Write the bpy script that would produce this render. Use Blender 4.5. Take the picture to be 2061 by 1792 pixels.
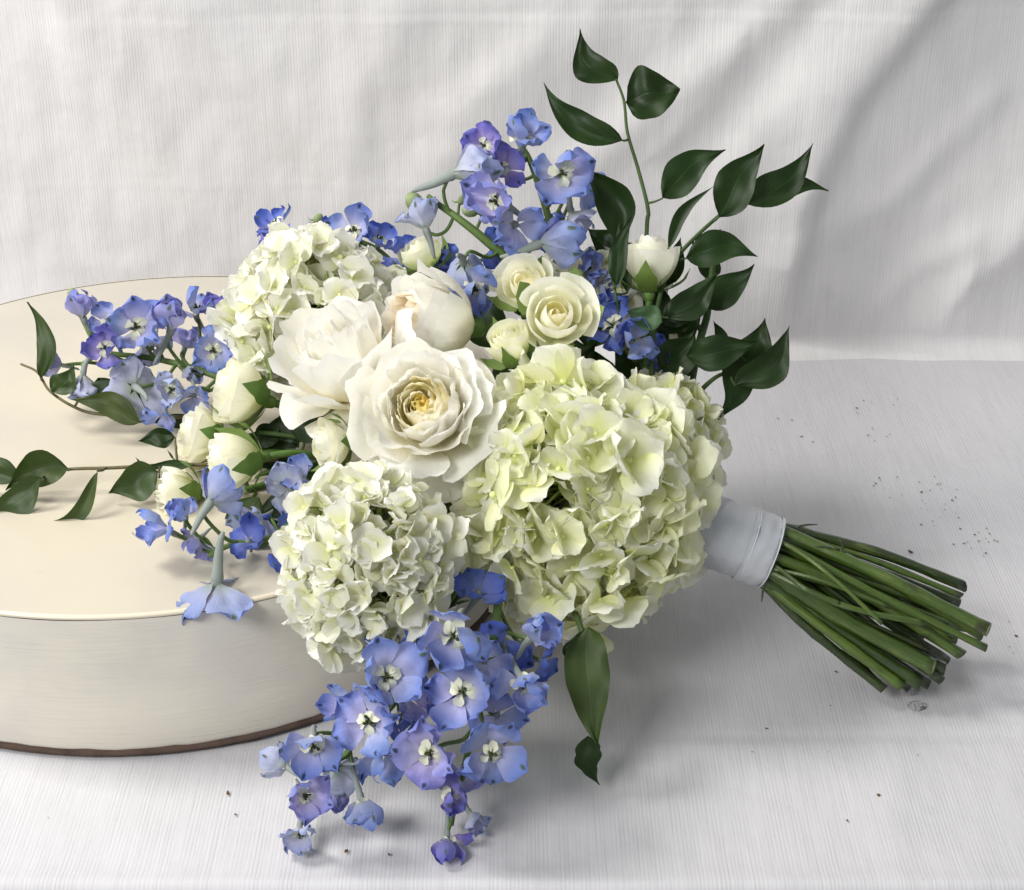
import bpy, math, random
from mathutils import Vector, Matrix, noise
random.seed(7)
PI = math.pi; sin = math.sin; cos = math.cos
for o in list(bpy.data.objects): bpy.data.objects.remove(o)
scn = bpy.context.scene
COL = scn.collection

# ------------------------------------------------------------------ camera
FPX = 3600.0; TH = math.radians(28.2); HC = 0.60       # focal length in photo units, pitch, height (m)
cam_d = bpy.data.cameras.new("camera"); cam = bpy.data.objects.new("camera", cam_d); COL.objects.link(cam)
cam.location = (0, 0, HC); cam.rotation_euler = (PI/2 - TH, 0, 0)
cam_d.sensor_width = 36.0; cam_d.lens = FPX/2061*36; cam_d.clip_start = 0.02; cam_d.clip_end = 50
scn.camera = cam
CX, CY = 1030.5, 896.0
VR = Vector((1, 0, 0)); VU = Vector((0, sin(TH), cos(TH))); VF = Vector((0, cos(TH), -sin(TH)))
CAM = Vector((0, 0, HC))
def at(px, py, d): return CAM + d*(VF + VR*((px-CX)/FPX) - VU*((py-CY)/FPX))
def ray(px, py): return VF + VR*((px-CX)/FPX) - VU*((py-CY)/FPX)
def onz(px, py, z=0.0):
    r = ray(px, py); return CAM + r*((z-HC)/r.z)
def ony(px, py, y):
    r = ray(px, py); return CAM + r*(y/r.y)
def vd(a, b, c): return (VR*a + VU*b - VF*c).normalized()     # a direction: to the right, up, towards the viewer

# ------------------------------------------------------------------ world and lamps
w = bpy.data.worlds.new("World"); scn.world = w; w.use_nodes = True
bg = w.node_tree.nodes['Background']; bg.inputs[0].default_value = (0.93, 0.96, 1.0, 1); bg.inputs[1].default_value = 0.30
def area(name, loc, target, size, power, col, sy=None):
    l = bpy.data.lights.new(name, 'AREA'); l.energy = power; l.color = col
    l.shape = 'RECTANGLE'; l.size = size; l.size_y = sy or size
    o = bpy.data.objects.new(name, l); COL.objects.link(o); o.location = loc
    o.rotation_euler = (Vector(target)-Vector(loc)).to_track_quat('-Z', 'Y').to_euler(); return o
area("ceiling_lamp_left", (-1.08, 1.0, 1.38), (0.0, 0.88, 0.05), 0.48, 18.5, (1.0, 0.975, 0.93), 0.48)
area("front_fill_light", (-0.98, -0.40, 1.28), (-0.05, 0.95, 0.1), 0.8, 21.5, (1.0, 0.992, 0.975), 0.5)  # added soft fill, brightens the flower faces turned to the viewer
scn.view_settings.view_transform = 'Standard'; scn.view_settings.look = 'None'
scn.view_settings.gamma = 1; scn.view_settings.exposure = 0.34

# ------------------------------------------------------------------ node materials
def L(c): return tuple(((x/12.92) if x <= .04045 else ((x+.055)/1.055)**2.4) for x in c) + (1,)   # sRGB 0-1 -> linear
class NT:
    def __init__(s, name):
        s.m = bpy.data.materials.new(name); s.m.use_nodes = True; s.t = s.m.node_tree; s.t.nodes.clear()
        s.out = s.n('ShaderNodeOutputMaterial')
    def n(s, typ, **k):
        nd = s.t.nodes.new(typ)
        for a, b in k.items(): setattr(nd, a, b)
        return nd
    def l(s, a, b): s.t.links.new(a, b)
    def val(s, x, inp):
        if isinstance(x, (int, float, tuple)): inp.default_value = x
        else: s.l(x, inp)
    def math(s, op, a, b=0.0, c=None, clamp=False):
        nd = s.n('ShaderNodeMath', operation=op); nd.use_clamp = clamp
        s.val(a, nd.inputs[0]); s.val(b, nd.inputs[1])
        if c is not None: s.val(c, nd.inputs[2])
        return nd.outputs[0]
    def mix(s, f, a, b, mode='MIX'):
        nd = s.n('ShaderNodeMix', data_type='RGBA', blend_type=mode); nd.clamp_factor = True
        s.val(f, nd.inputs[0]); s.val(a, nd.inputs[6]); s.val(b, nd.inputs[7]); return nd.outputs[2]
    def ramp(s, f, pts):
        nd = s.n('ShaderNodeValToRGB'); e = nd.color_ramp.elements
        while len(e) < len(pts): e.new(0.5)
        for i, (p, c) in enumerate(pts):
            e[i].position = p; e[i].color = c if len(c) == 4 else c+(1,)
        s.l(f, nd.inputs[0]); return nd.outputs[0]
    def noise(s, vec, scale, detail=3, rough=.5):
        nd = s.n('ShaderNodeTexNoise'); nd.inputs['Scale'].default_value = scale; nd.inputs['Detail'].default_value = detail
        nd.inputs['Roughness'].default_value = rough
        if vec is not None: s.l(vec, nd.inputs['Vector'])
        return nd.outputs[0]
    def mapping(s, vec, scale=(1, 1, 1), rot=(0, 0, 0)):
        nd = s.n('ShaderNodeMapping'); s.l(vec, nd.inputs[0]); nd.inputs['Scale'].default_value = scale
        nd.inputs['Rotation'].default_value = rot; return nd.outputs[0]
    def bump(s, h, strength, dist):
        nd = s.n('ShaderNodeBump'); s.l(h, nd.inputs['Height']); nd.inputs['Strength'].default_value = strength
        nd.inputs['Distance'].default_value = dist; return nd.outputs[0]
    def smooth(s, x, a, b):
        nd = s.n('ShaderNodeMapRange', interpolation_type='SMOOTHSTEP'); s.val(x, nd.inputs[0])
        nd.inputs[1].default_value = a; nd.inputs[2].default_value = b; return nd.outputs[0]
    def surf(s, col, rough=.6, spec=.3, normal=None, trans=0.0, tcol=None, sss=0.0, coat=0.0, sheen=0.0, metal=0.0):
        p = s.n('ShaderNodeBsdfPrincipled'); s.val(col, p.inputs['Base Color']); s.val(rough, p.inputs['Roughness'])
        p.inputs['Specular IOR Level'].default_value = spec; p.inputs['Coat Weight'].default_value = coat
        p.inputs['Coat Roughness'].default_value = .25; p.inputs['Metallic'].default_value = metal
        p.inputs['Sheen Weight'].default_value = sheen
        if normal is not None: s.l(normal, p.inputs['Normal'])
        o = p.outputs[0]
        if trans:
            t = s.n('ShaderNodeBsdfTranslucent'); s.val(tcol if tcol is not None else col, t.inputs[0])
            if normal is not None: s.l(normal, t.inputs[1])
            m = s.n('ShaderNodeMixShader'); m.inputs[0].default_value = trans; s.l(o, m.inputs[1]); s.l(t.outputs[0], m.inputs[2]); o = m.outputs[0]
        s.l(o, s.out.inputs[0]); return s.m

def uvr(T):
    uv = T.n('ShaderNodeUVMap'); sp = T.n('ShaderNodeSeparateXYZ'); T.l(uv.outputs[0], sp.inputs[0])
    oi = T.n('ShaderNodeObjectInfo'); geo = T.n('ShaderNodeNewGeometry'); tc = T.n('ShaderNodeTexCoord')
    return uv.outputs[0], sp.outputs[0], sp.outputs[1], oi.outputs['Random'], geo, tc

def petal_mat(name, base, mid, tip, alt, trans=.28, vein=.25, warmth=None, b0=.12, b1=.62):
    """gradient base->mid->tip along the petal, each petal leaning a little towards alt"""
    T = NT(name); uv, u, v, rnd, geo, tc = uvr(T)
    g = T.ramp(v, [(0, base), (b0, base), (b1, mid), (1, tip)])
    nz = T.noise(tc.outputs['Object'], 140, 3)
    r2 = T.math('FRACT', T.math('MULTIPLY', rnd, 7.31))
    f = T.math('MULTIPLY', T.smooth(r2, .45, 1.0), T.math('ADD', .25, nz))
    c = T.mix(f, g, alt)
    # fine veins fanning out from the base
    uu = T.math('DIVIDE', T.math('SUBTRACT', u, .5), T.math('ADD', v, .35))
    vn = T.noise(None, 1.0, 2)
    cmb = T.n('ShaderNodeCombineXYZ'); T.l(T.math('MULTIPLY', uu, 26), cmb.inputs[0]); T.l(T.math('MULTIPLY', v, 2.0), cmb.inputs[1]); T.l(T.math('MULTIPLY', rnd, 50), cmb.inputs[2])
    vn = T.noise(cmb.outputs[0], 1.0, 2)
    c = T.mix(T.math('MULTIPLY', T.smooth(vn, .52, .70), vein), c, T.mix(1.0, c, (.86, .88, .78, 1), 'MULTIPLY'))
    hgt = T.math('ADD', T.math('MULTIPLY', vn, .7), T.math('MULTIPLY', nz, .5))
    nb = T.bump(hgt, .45, .0009)
    return T.surf(c, .55, .25, nb, trans, None, sheen=.15)

W1 = L((.955, .960, .925)); W2 = L((.95, .95, .88)); CRM = L((.97, .945, .86)); LIME = L((.86, .90, .62)); LIMD = L((.78, .85, .45))
M = {}
M['hyd_white'] = petal_mat('hydrangea_petal_white', L((.95, .952, .76)), L((.987, .984, .945)), L((.99, .987, .972)), L((.975, .975, .87)), .40)
M['hyd_lime'] = petal_mat('hydrangea_petal_lime', L((.94, .953, .68)), L((.985, .985, .91)), L((.99, .99, .962)), L((.975, .978, .83)), .42, b1=.7)
M['hyd_eye'] = NT('hydrangea_eye').surf(L((.86, .89, .62)), .5, .3)
M['hyd_stalk'] = NT('hydrangea_stalk').surf(L((.66, .73, .42)), .6, .3, trans=.2)
M['rose_white'] = petal_mat('garden_rose_petal', L((.995, .965, .80)), L((.992, .985, .955)), L((.992, .988, .976)), L((.992, .982, .93)), .45, .10)
M['rose_gold'] = petal_mat('garden_rose_heart', L((1., .88, .40)), L((1., .92, .52)), L((1., .955, .68)), L((1., .90, .46)), .55, .15)
M['rose_butter'] = petal_mat('garden_rose_inner_petal', L((1., .955, .68)), L((1., .975, .82)), L((.999, .986, .93)), L((1., .965, .78)), .5, .10)
M['rose_peach'] = petal_mat('garden_rose_heart_peach', L((.97, .86, .68)), L((.98, .92, .80)), L((.985, .95, .88)), L((.96, .88, .76)), .42, .15)
M['spray'] = petal_mat('spray_rose_petal', L((.96, .962, .76)), L((.992, .985, .91)), L((.993, .99, .955)), L((.99, .982, .88)), .45, .12)
M['spray_green'] = petal_mat('spray_rose_petal_green', L((.80, .87, .54)), L((.955, .96, .80)), L((.985, .98, .92)), L((.945, .95, .78)), .42, .2)
M['spray_white'] = petal_mat('spray_rose_petal_white', L((.88, .90, .72)), L((.965, .96, .90)), L((.975, .97, .935)), L((.955, .95, .87)), .4, .12)

def delph_mat(name, base, mid, tip, back, spot=L((.10, .16, .20)), gspot=L((.33, .40, .16))):
    T = NT(name); uv, u, v, rnd, geo, tc = uvr(T)
    r2 = T.math('FRACT', T.math('MULTIPLY', rnd, 5.77)); r3 = T.math('FRACT', T.math('MULTIPLY', rnd, 13.37))
    nz = T.noise(tc.outputs['Object'], 130, 3)
    g = T.ramp(T.math('ADD', v, T.math('MULTIPLY', T.math('SUBTRACT', nz, .5), .35)), [(0, base), (.28, base), (.62, mid), (1, tip)])
    g = T.mix(T.math('MULTIPLY', r2, .45), g, T.mix(1.0, g, L((.97, .86, 1.0)), 'MULTIPLY'))
    g = T.mix(T.math('MULTIPLY', T.smooth(nz, .5, .75), .45), g, L((.52, .62, .90)))
    bc = T.ramp(v, [(0, L((.62, .68, .50))), (.3, back), (.75, T_mix(back, mid)), (1, tip)])
    c = T.mix(T.math('MULTIPLY', geo.outputs['Backfacing'], .8), g, bc)
    uu = T.math('DIVIDE', T.math('SUBTRACT', u, .5), T.math('ADD', v, .35))
    cmb = T.n('ShaderNodeCombineXYZ'); T.l(T.math('MULTIPLY', uu, 30), cmb.inputs[0]); T.l(T.math('MULTIPLY', v, 2.2), cmb.inputs[1]); T.l(T.math('MULTIPLY', rnd, 50), cmb.inputs[2])
    vn = T.noise(cmb.outputs[0], 1.0, 2)
    c = T.mix(T.math('MULTIPLY', T.smooth(vn, .5, .68), .30), c, T.mix(1.0, c, L((.80, .82, .95)), 'MULTIPLY'))
    # eye-shaped spot near the tip of every petal
    du = T.math('MULTIPLY', T.math('SUBTRACT', u, .5), 1.3); dv = T.math('MULTIPLY', T.math('SUBTRACT', v, .82), 1.0)
    rr = T.math('SQRT', T.math('ADD', T.math('MULTIPLY', du, du), T.math('MULTIPLY', dv, dv)))
    rr = T.math('ADD', rr, T.math('MULTIPLY', T.math('SUBTRACT', nz, .5), .10))
    s1 = T.math('SUBTRACT', 1.0, T.smooth(rr, .045, .14))
    spc = T.mix(T.math('MAXIMUM', geo.outputs['Backfacing'], T.smooth(r3, .62, .68)), spot, gspot)
    c = T.mix(T.math('MULTIPLY', s1, .88), c, spc)
    nb = T.bump(T.math('ADD', vn, nz), .45, .0006)
    return T.surf(c, .5, .3, nb, .30, None, sheen=.2)
def T_mix(a, b, f=.5): return tuple(x*(1-f)+y*f for x, y in zip(a, b))
M['d_blue'] = delph_mat('delphinium_petal_blue', L((.76, .78, .90)), L((.55, .63, .86)), L((.43, .54, .84)), L((.68, .72, .85)))
M['d_lav'] = delph_mat('delphinium_petal_lavender', L((.78, .76, .89)), L((.63, .63, .87)), L((.50, .55, .85)), L((.70, .71, .85)))
M['d_violet'] = delph_mat('delphinium_petal_violet', L((.66, .62, .82)), L((.46, .44, .77)), L((.37, .39, .75)), L((.56, .56, .77)))
M['d_pale'] = delph_mat('delphinium_petal_pale', L((.80, .83, .84)), L((.74, .77, .89)), L((.66, .72, .90)), L((.78, .80, .87)))
M['d_deep'] = delph_mat('delphinium_petal_deep', L((.50, .57, .84)), L((.34, .44, .78)), L((.28, .39, .76)), L((.42, .50, .78)))
def simple(name, col, rough=.6, spec=.3, trans=0., nscale=60, var=.25, dark=None, **k):
    T = NT(name); tc = T.n('ShaderNodeTexCoord'); nz = T.noise(tc.outputs['Object'], nscale, 4)
    d = dark or tuple(x*.6 for x in col[:3])+(1,)
    c = T.mix(T.math('MULTIPLY', T.smooth(nz, .4, .75), var*2), col, d)
    return T.surf(c, rough, spec, T.bump(nz, .2, .0006), trans, None, **k)
M['spur'] = simple('delphinium_spur', L((.66, .68, .70)), .7, .12, .25, 260, .5, L((.50, .58, .36)))
M['bee'] = simple('delphinium_bee', L((.93, .93, .84)), .6, .2, .2, 300, .25, L((.80, .84, .60)))
M['stamen'] = simple('delphinium_stamens', L((.20, .24, .14)), .7, .2, 0, 400, .4, L((.36, .42, .16)))
M['dstem'] = simple('delphinium_stem', L((.36, .45, .24)), .55, .3, 0, 150, .3, L((.24, .33, .15)))
M['bud'] = simple('delphinium_bud', L((.60, .66, .48)), .6, .2, .15, 200, .35, L((.44, .50, .34)))

def leaf_mat(name, c1, c2, cb, rough=.47, spec=.32):
    T = NT(name); uv, u, v, rnd, geo, tc = uvr(T)
    nz = T.noise(tc.outputs['Object'], 45, 4)
    c = T.mix(T.smooth(nz, .35, .7), c1, c2)
    c = T.mix(T.math('MULTIPLY', rnd, .5), c, T.mix(1.0, c, L((1., .86, .7)), 'MULTIPLY'))
    au = T.math('ABSOLUTE', T.math('SUBTRACT', u, .5))
    midrib = T.math('SUBTRACT', 1.0, T.smooth(au, .008, .03))
    # parallel veins from base to tip
    cmb = T.n('ShaderNodeCombineXYZ'); T.l(T.math('MULTIPLY', u, 34), cmb.inputs[0]); T.l(T.math('MULTIPLY', v, 1.2), cmb.inputs[1]); T.l(T.math('MULTIPLY', rnd, 40), cmb.inputs[2])
    vn = T.noise(cmb.outputs[0], 1.0, 2)
    c = T.mix(T.math('MULTIPLY', T.smooth(vn, .5, .7), .3), c, T.mix(.5, c, c2))
    c = T.mix(T.math('MULTIPLY', midrib, .18), c, cb)
    c = T.mix(T.math('MULTIPLY', geo.outputs['Backfacing'], .55), c, cb)
    rg = T.math('ADD', rough, T.math('MULTIPLY', T.math('SUBTRACT', nz, .5), .3))
    h = T.math('SUBTRACT', T.math('ADD', T.math('MULTIPLY', vn, .5), T.math('MULTIPLY', nz, .4)), T.math('MULTIPLY', midrib, .8))
    return T.surf(c, rg, spec, T.bump(h, .28, .0005), .12, T.mix(.5, c, L((.35, .5, .12))))
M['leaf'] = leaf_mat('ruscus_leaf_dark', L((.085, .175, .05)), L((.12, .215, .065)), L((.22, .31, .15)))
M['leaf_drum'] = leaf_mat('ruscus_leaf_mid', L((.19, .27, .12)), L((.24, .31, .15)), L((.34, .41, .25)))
M['leaf_pale'] = leaf_mat('leaf_pale_green', L((.28, .40, .26)), L((.33, .45, .31)), L((.45, .55, .40)))
M['leaf_olive'] = leaf_mat('leaf_olive_veined', L((.21, .28, .13)), L((.27, .34, .17)), L((.42, .48, .30)), .55)
M['twig'] = simple('ruscus_twig', L((.28, .37, .20)), .6, .3, 0, 150, .3, L((.20, .26, .13)))
M['twig_brown'] = simple('ruscus_twig_brown', L((.40, .38, .26)), .6, .3, 0, 150, .3, L((.30, .26, .16)))
M['sepal'] = leaf_mat('rose_sepal', L((.34, .47, .22)), L((.42, .55, .28)), L((.58, .66, .40)), .5)
M['calyx'] = simple('rose_calyx', L((.42, .55, .26)), .45, .35, .1, 120, .25, L((.30, .43, .18)))
M['rstem'] = simple('rose_stem', L((.33, .45, .20)), .45, .4, 0, 120, .3, L((.22, .32, .13)))

def bstem_mat(name, c, d):
    T = NT(name); uv, u, v, rnd, geo, tc = uvr(T)
    nz = T.noise(T.mapping(tc.outputs['Object'], (60, 60, 60)), 1.0, 4)
    cmb = T.n('ShaderNodeCombineXYZ'); T.l(T.math('MULTIPLY', u, 14), cmb.inputs[0]); T.l(T.math('MULTIPLY', v, 5), cmb.inputs[1]); T.l(T.math('MULTIPLY', rnd, 40), cmb.inputs[2])
    st = T.noise(cmb.outputs[0], 1.0, 3)
    cm2 = T.n('ShaderNodeCombineXYZ'); T.l(T.math('MULTIPLY', u, 5), cm2.inputs[0]); T.l(T.math('MULTIPLY', v, 9), cm2.inputs[1]); T.l(T.math('MULTIPLY', rnd, 90), cm2.inputs[2])
    bl = T.noise(cm2.outputs[0], 1.0, 4, .7)
    cc = T.mix(T.math('MULTIPLY', rnd, .8), c, d)
    cc = T.mix(T.math('MULTIPLY', T.smooth(st, .42, .7), .55), cc, T.mix(1.0, cc, L((.72, .74, .6)), 'MULTIPLY'))
    cc = T.mix(T.math('MULTIPLY', T.smooth(bl, .52, .72), .6), cc, L((.40, .45, .22)))
    cc = T.mix(T.math('MULTIPLY', T.smooth(bl, .48, .30), .5), cc, L((.11, .16, .06)))
    cc = T.mix(T.math('MULTIPLY', T.smooth(nz, .62, .70), .7), cc, L((.18, .16, .09)))
    return T.surf(cc, .30, .5, T.bump(T.math('ADD', T.math('ADD', st, nz), bl), .55, .0012), 0, coat=.45)
M['bstem'] = bstem_mat('cut_stem_green', L((.33, .42, .15)), L((.14, .23, .08)))
M['bstem_dark'] = bstem_mat('cut_stem_dark', L((.18, .25, .09)), L((.11, .16, .06)))
M['cut'] = simple('cut_stem_end', L((.62, .67, .42)), .5, .4, 0, 300, .4, L((.40, .42, .22)))

def ribbon_mat():
    T = NT('satin_ribbon'); uv, u, v, rnd, geo, tc = uvr(T)
    wv = T.noise(T.mapping(uv, (4, 260, 1)), 1.0, 2)
    c = T.mix(T.math('MULTIPLY', wv, .3), L((.76, .77, .79)), L((.70, .71, .735)))
    return T.surf(c, .28, .6, T.bump(wv, .12, .0003), .15, sheen=.3)
M['ribbon'] = ribbon_mat()
M['stitch'] = NT('ribbon_edge_holes').surf(L((.30, .32, .34)), .7, .2)
M['picot'] = NT('ribbon_edge_thread').surf(L((.82, .84, .86)), .5, .3)

def cloth_mat(name, tint, flat):
    T = NT(name); tc = T.n('ShaderNodeTexCoord'); ob = tc.outputs['Object']
    long_ = (420, 9, 9) if flat else (420, 9, 9)
    rib = T.noise(T.mapping(ob, (560, 14, 14)), 1.0, 3, .6)              # slubby warp threads
    rib2 = T.noise(T.mapping(ob, (1200, 130, 130)), 1.0, 2, .6)
    sx = T.n('ShaderNodeSeparateXYZ'); T.l(ob, sx.inputs[0])
    wob = T.math('MULTIPLY', T.noise(T.mapping(ob, (90, 4, 4)), 1.0, 2), .0016)
    ribs = T.math('SINE', T.math('MULTIPLY', T.math('ADD', sx.outputs[0], wob), 2*PI/.00205))
    amp = T.smooth(T.noise(T.mapping(ob, (130, 16, 16)), 1.0, 3, .6), .30, .70)
    ribs = T.math('MULTIPLY', T.smooth(ribs, -.2, 1.0), amp)
    broad = T.noise(ob, 3.2, 4, .55)
    blot = T.noise(ob, 26, 5, .6)
    c = T.mix(T.math('MULTIPLY', T.smooth(rib, .40, .70), .40), tint, tuple(x*.84 for x in tint[:3])+(1,))
    c = T.mix(T.math('MULTIPLY', ribs, .22), c, tuple(x*.78 for x in tint[:3])+(1,))
    c = T.mix(T.math('MULTIPLY', T.smooth(rib2, .60, .78), .24 if flat else .14), c, tuple(x*.58 for x in tint[:3])+(1,))
    c = T.mix(T.math('MULTIPLY', T.smooth(broad, .42, .68), .30), c, tuple(x*y for x, y in zip(tint[:3], (.90, .92, .96)))+(1,))
    c = T.mix(T.math('MULTIPLY', T.smooth(blot, .60, .78), .14), c, L((.60, .60, .62)))
    if flat:   # faint water marks and grey scuffs
        fl = T.noise(T.mapping(ob, (700, 170, 170)), 1.0, 3, .7)
        c = T.mix(T.math('MULTIPLY', T.smooth(fl, .66, .76), .34), c, L((.42, .43, .46)))
    h = T.math('SUBTRACT', T.math('ADD', T.math('MULTIPLY', rib, .5), T.math('MULTIPLY', rib2, .3)), T.math('MULTIPLY', ribs, .6))
    b1 = T.bump(h, .26, .0008)
    nb = T.n('ShaderNodeBump'); T.l(T.noise(ob, 9, 4, .5), nb.inputs['Height']); nb.inputs['Strength'].default_value = .25; nb.inputs['Distance'].default_value = .02; T.l(b1, nb.inputs['Normal'])
    return T.surf(c, .85, .15, nb.outputs[0], 0, sheen=.1)
M['cloth'] = cloth_mat('white_ribbed_tablecloth', L((.785, .78, .79)), True)
M['drape'] = cloth_mat('white_ribbed_backdrop', L((.865, .857, .855)), False)

def drum_mats():
    T = NT('cream_drum_top'); tc = T.n('ShaderNodeTexCoord'); ob = tc.outputs['Object']
    n1 = T.noise(ob, 5, 4); n2 = T.noise(T.mapping(ob, (14, 60, 40), (0, 0, .5)), 1.0, 5, .7); n3 = T.noise(ob, 55, 5, .7)
    c = T.mix(T.smooth(n1, .35, .7), L((.775, .742, .665)), L((.715, .692, .655)))
    c = T.mix(T.math('MULTIPLY', T.smooth(n3, .64, .78), .22), c, L((.62, .56, .50)))
    c = T.mix(T.math('MULTIPLY', T.smooth(n2, .56, .74), .30), c, L((.78, .74, .68)))
    M['drum_top'] = T.surf(c, .42, .35, T.bump(T.math('ADD', n1, T.math('MULTIPLY', n3, .2)), .12, .004))
    T = NT('white_drum_side'); tc = T.n('ShaderNodeTexCoord'); ob = tc.outputs['Object']
    br = T.noise(T.mapping(ob, (26, 26, 700)), 1.0, 4, .7); n1 = T.noise(ob, 11, 4); n3 = T.noise(ob, 70, 4)
    c = T.mix(T.math('MULTIPLY', T.smooth(br, .4, .7), .15), L((.86, .835, .78)), L((.70, .69, .68)))
    c = T.mix(T.math('MULTIPLY', T.smooth(n1, .42, .60), .42), c, L((.755, .735, .73)))
    c = T.mix(T.math('MULTIPLY', T.smooth(n3, .70, .8), .2), c, L((.5, .5, .46)))
    M['drum_side'] = T.surf(c, .55, .3, T.bump(br, .25, .001))
    M['drum_edge'] = simple('raw_brown_board_edge', L((.36, .30, .27)), .85, .1, 0, 90, .35, L((.24, .20, .18)))
    M['drum_rim'] = NT('cream_rim').surf(L((.84, .80, .72)), .4, .4)
drum_mats()
M['speck'] = simple('dark_crumb', L((.32, .32, .31)), .8, .1, 0, 200, .3)
M['crumb_brown'] = simple('brown_crumb', L((.45, .34, .20)), .8, .1, 0, 300, .3)
T = NT('water'); g = T.n('ShaderNodeBsdfPrincipled'); g.inputs['Base Color'].default_value = (1, 1, 1, 1); g.inputs['Roughness'].default_value = .02
g.inputs['IOR'].default_value = 1.33; g.inputs['Transmission Weight'].default_value = 1; T.l(g.outputs[0], T.out.inputs[0]); M['water'] = T.m

# ------------------------------------------------------------------ object helpers
def mesh(name, verts, faces, mat, uvs=None, smooth=True, mats=None, mi=None):
    me = bpy.data.meshes.new(name); me.from_pydata([tuple(v) for v in verts], [], faces)
    if uvs:
        ul = me.uv_layers.new(name='UVMap')
        for lp in me.loops: ul.data[lp.index].uv = uvs[lp.vertex_index]
    for m in (mats or [mat]): me.materials.append(m)
    if mi:
        for p, k in zip(me.polygons, mi): p.material_index = k
    if smooth:
        for p in me.polygons: p.use_smooth = True
    me.update(); return me
def thing(name, label, cat, loc, group=None):
    o = bpy.data.objects.new(name, None); o.empty_display_size = .01; COL.objects.link(o); o.location = loc
    o['label'] = label; o['category'] = cat
    if group: o['group'] = group
    return o
def part(name, me, parent=None, mtx=None):
    """mtx: world matrix for children of a thing (things only carry a location), local matrix for sub-parts"""
    o = bpy.data.objects.new(name, me); COL.objects.link(o)
    if parent is not None:
        o.parent = parent
        if parent.type == 'EMPTY': o.matrix_basis = Matrix.Translation(-parent.location) @ (mtx or Matrix.Identity(4))
        elif mtx is not None: o.matrix_basis = mtx
    elif mtx is not None: o.matrix_basis = mtx
    return o
def frame(zdir, pos, roll=0., scale=1.0, up=None):
    z = Vector(zdir).normalized(); u = up or (VU if abs(z.dot(VU)) < .93 else VR)
    x = u.cross(z).normalized(); y = z.cross(x)
    m = Matrix((x, y, z)).transposed().to_4x4()
    return Matrix.Translation(pos) @ m @ Matrix.Rotation(roll, 4, 'Z') @ Matrix.Scale(scale, 4)
def grid(nu, nv, fn):
    vs = []; uv = []; fs = []
    for j in range(nv+1):
        for i in range(nu+1):
            u = i/nu; v = j/nv; vs.append(fn(u*2-1, v)); uv.append((u, v))
    for j in range(nv):
        for i in range(nu):
            a = j*(nu+1)+i; fs.append((a, a+1, a+nu+2, a+nu+1))
    return vs, fs, uv
def catmull(pts, n):
    P = [Vector(p) for p in pts]; P = [P[0]*2-P[1]] + P + [P[-1]*2-P[-2]]; out = []
    for k in range(1, len(P)-2):
        for s in range(n):
            t = s/n; a, b, c, d = P[k-1:k+3]
            out.append(.5*((2*b)+(c-a)*t+(2*a-5*b+4*c-d)*t*t+(3*b-a-3*c+d)*t**3))
    out.append(P[-2].copy()); return out
def tube(pts, rad, ns=7, n=5, cap=True, off=0):
    """verts, faces, uvs of a tube; rad a number, pair or function of 0..1"""
    C = catmull(pts, n) if n > 1 else [Vector(p) for p in pts]
    vs = []; fs = []; uv = []; N = len(C); up = Vector((.13, .31, .94))
    for k, c in enumerate(C):
        t = k/(N-1); r = rad(t) if callable(rad) else (rad if isinstance(rad, (int, float)) else rad[0]+(rad[1]-rad[0])*t)
        d = (C[min(k+1, N-1)]-C[max(k-1, 0)]).normalized()
        x = up.cross(d)
        if x.length < .05: x = Vector((1, 0, 0)).cross(d)
        x.normalize(); y = d.cross(x)
        for s in range(ns):
            a = 2*PI*s/ns; vs.append(c+(x*cos(a)+y*sin(a))*r); uv.append((s/ns, t))
    for k in range(N-1):
        for s in range(ns):
            a = k*ns+s; b = k*ns+(s+1) % ns; fs.append((a+off, b+off, b+ns+off, a+ns+off))
    if cap:
        fs.append(tuple(off+s for s in reversed(range(ns)))); fs.append(tuple(off+(N-1)*ns+s for s in range(ns)))
    return vs, fs, uv
def join(parts):
    V = []; F = []; U = []
    for vs, fs, uv in parts:
        o = len(V); V += vs; F += [tuple(i+o for i in f) for f in fs]; U += uv
    return V, F, U
def ellipsoid(c, r, ax=None, ns=8, nr=6, fn=None):
    vs = []; fs = []; uv = []; m = ax or Matrix.Identity(3)
    for j in range(nr+1):
        for i in range(ns):
            a = 2*PI*i/ns; b = PI*j/nr; p = Vector((sin(b)*cos(a)*r[0], sin(b)*sin(a)*r[1], -cos(b)*r[2]))
            if fn: p = fn(p)
            vs.append(Vector(c)+m @ p); uv.append((i/ns, j/nr))
    for j in range(nr):
        for i in range(ns):
            a = j*ns+i; b = j*ns+(i+1) % ns; fs.append((a, b, b+ns, a+ns))
    return vs, fs, uv
def N3(p, s=1.0, seed=0.0): return noise.noise(Vector((p[0]*s+seed, p[1]*s-seed*.7, p[2]*s+seed*1.3)))

# ------------------------------------------------------------------ the setting: cloths
YW = 1.280; YE = 0.668       # wall of cloth, front edge of the table
def seg_d(x, z, ax, az, bx, bz):
    dx, dz = bx-ax, bz-az; l = dx*dx+dz*dz; t = max(0, min(1, ((x-ax)*dx+(z-az)*dz)/l))
    cx, cz = ax+dx*t, az+dz*t; n = (-dz, dx); ll = math.sqrt(l)
    return math.hypot(x-cx, z-cz), ((x-cx)*n[0]+(z-cz)*n[1])/ll, t
def wp(px, py): p = ony(px, py, YW); return p.x, p.z
folds = []   # polyline, half width (m), height (m): a crest with a steeper right flank
def fold(pts, wd, h, skew=.5): folds.append(([wp(*p) for p in pts], wd*.88, h*.85, skew))
fold([(2000, -200), (1850, 0), (1700, 200), (1590, 430), (1555, 700)], .026, .013, .38)
fold([(1900, -300), (1700, 60), (1500, 330), (1380, 620)], .028, .007, .5)
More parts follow.
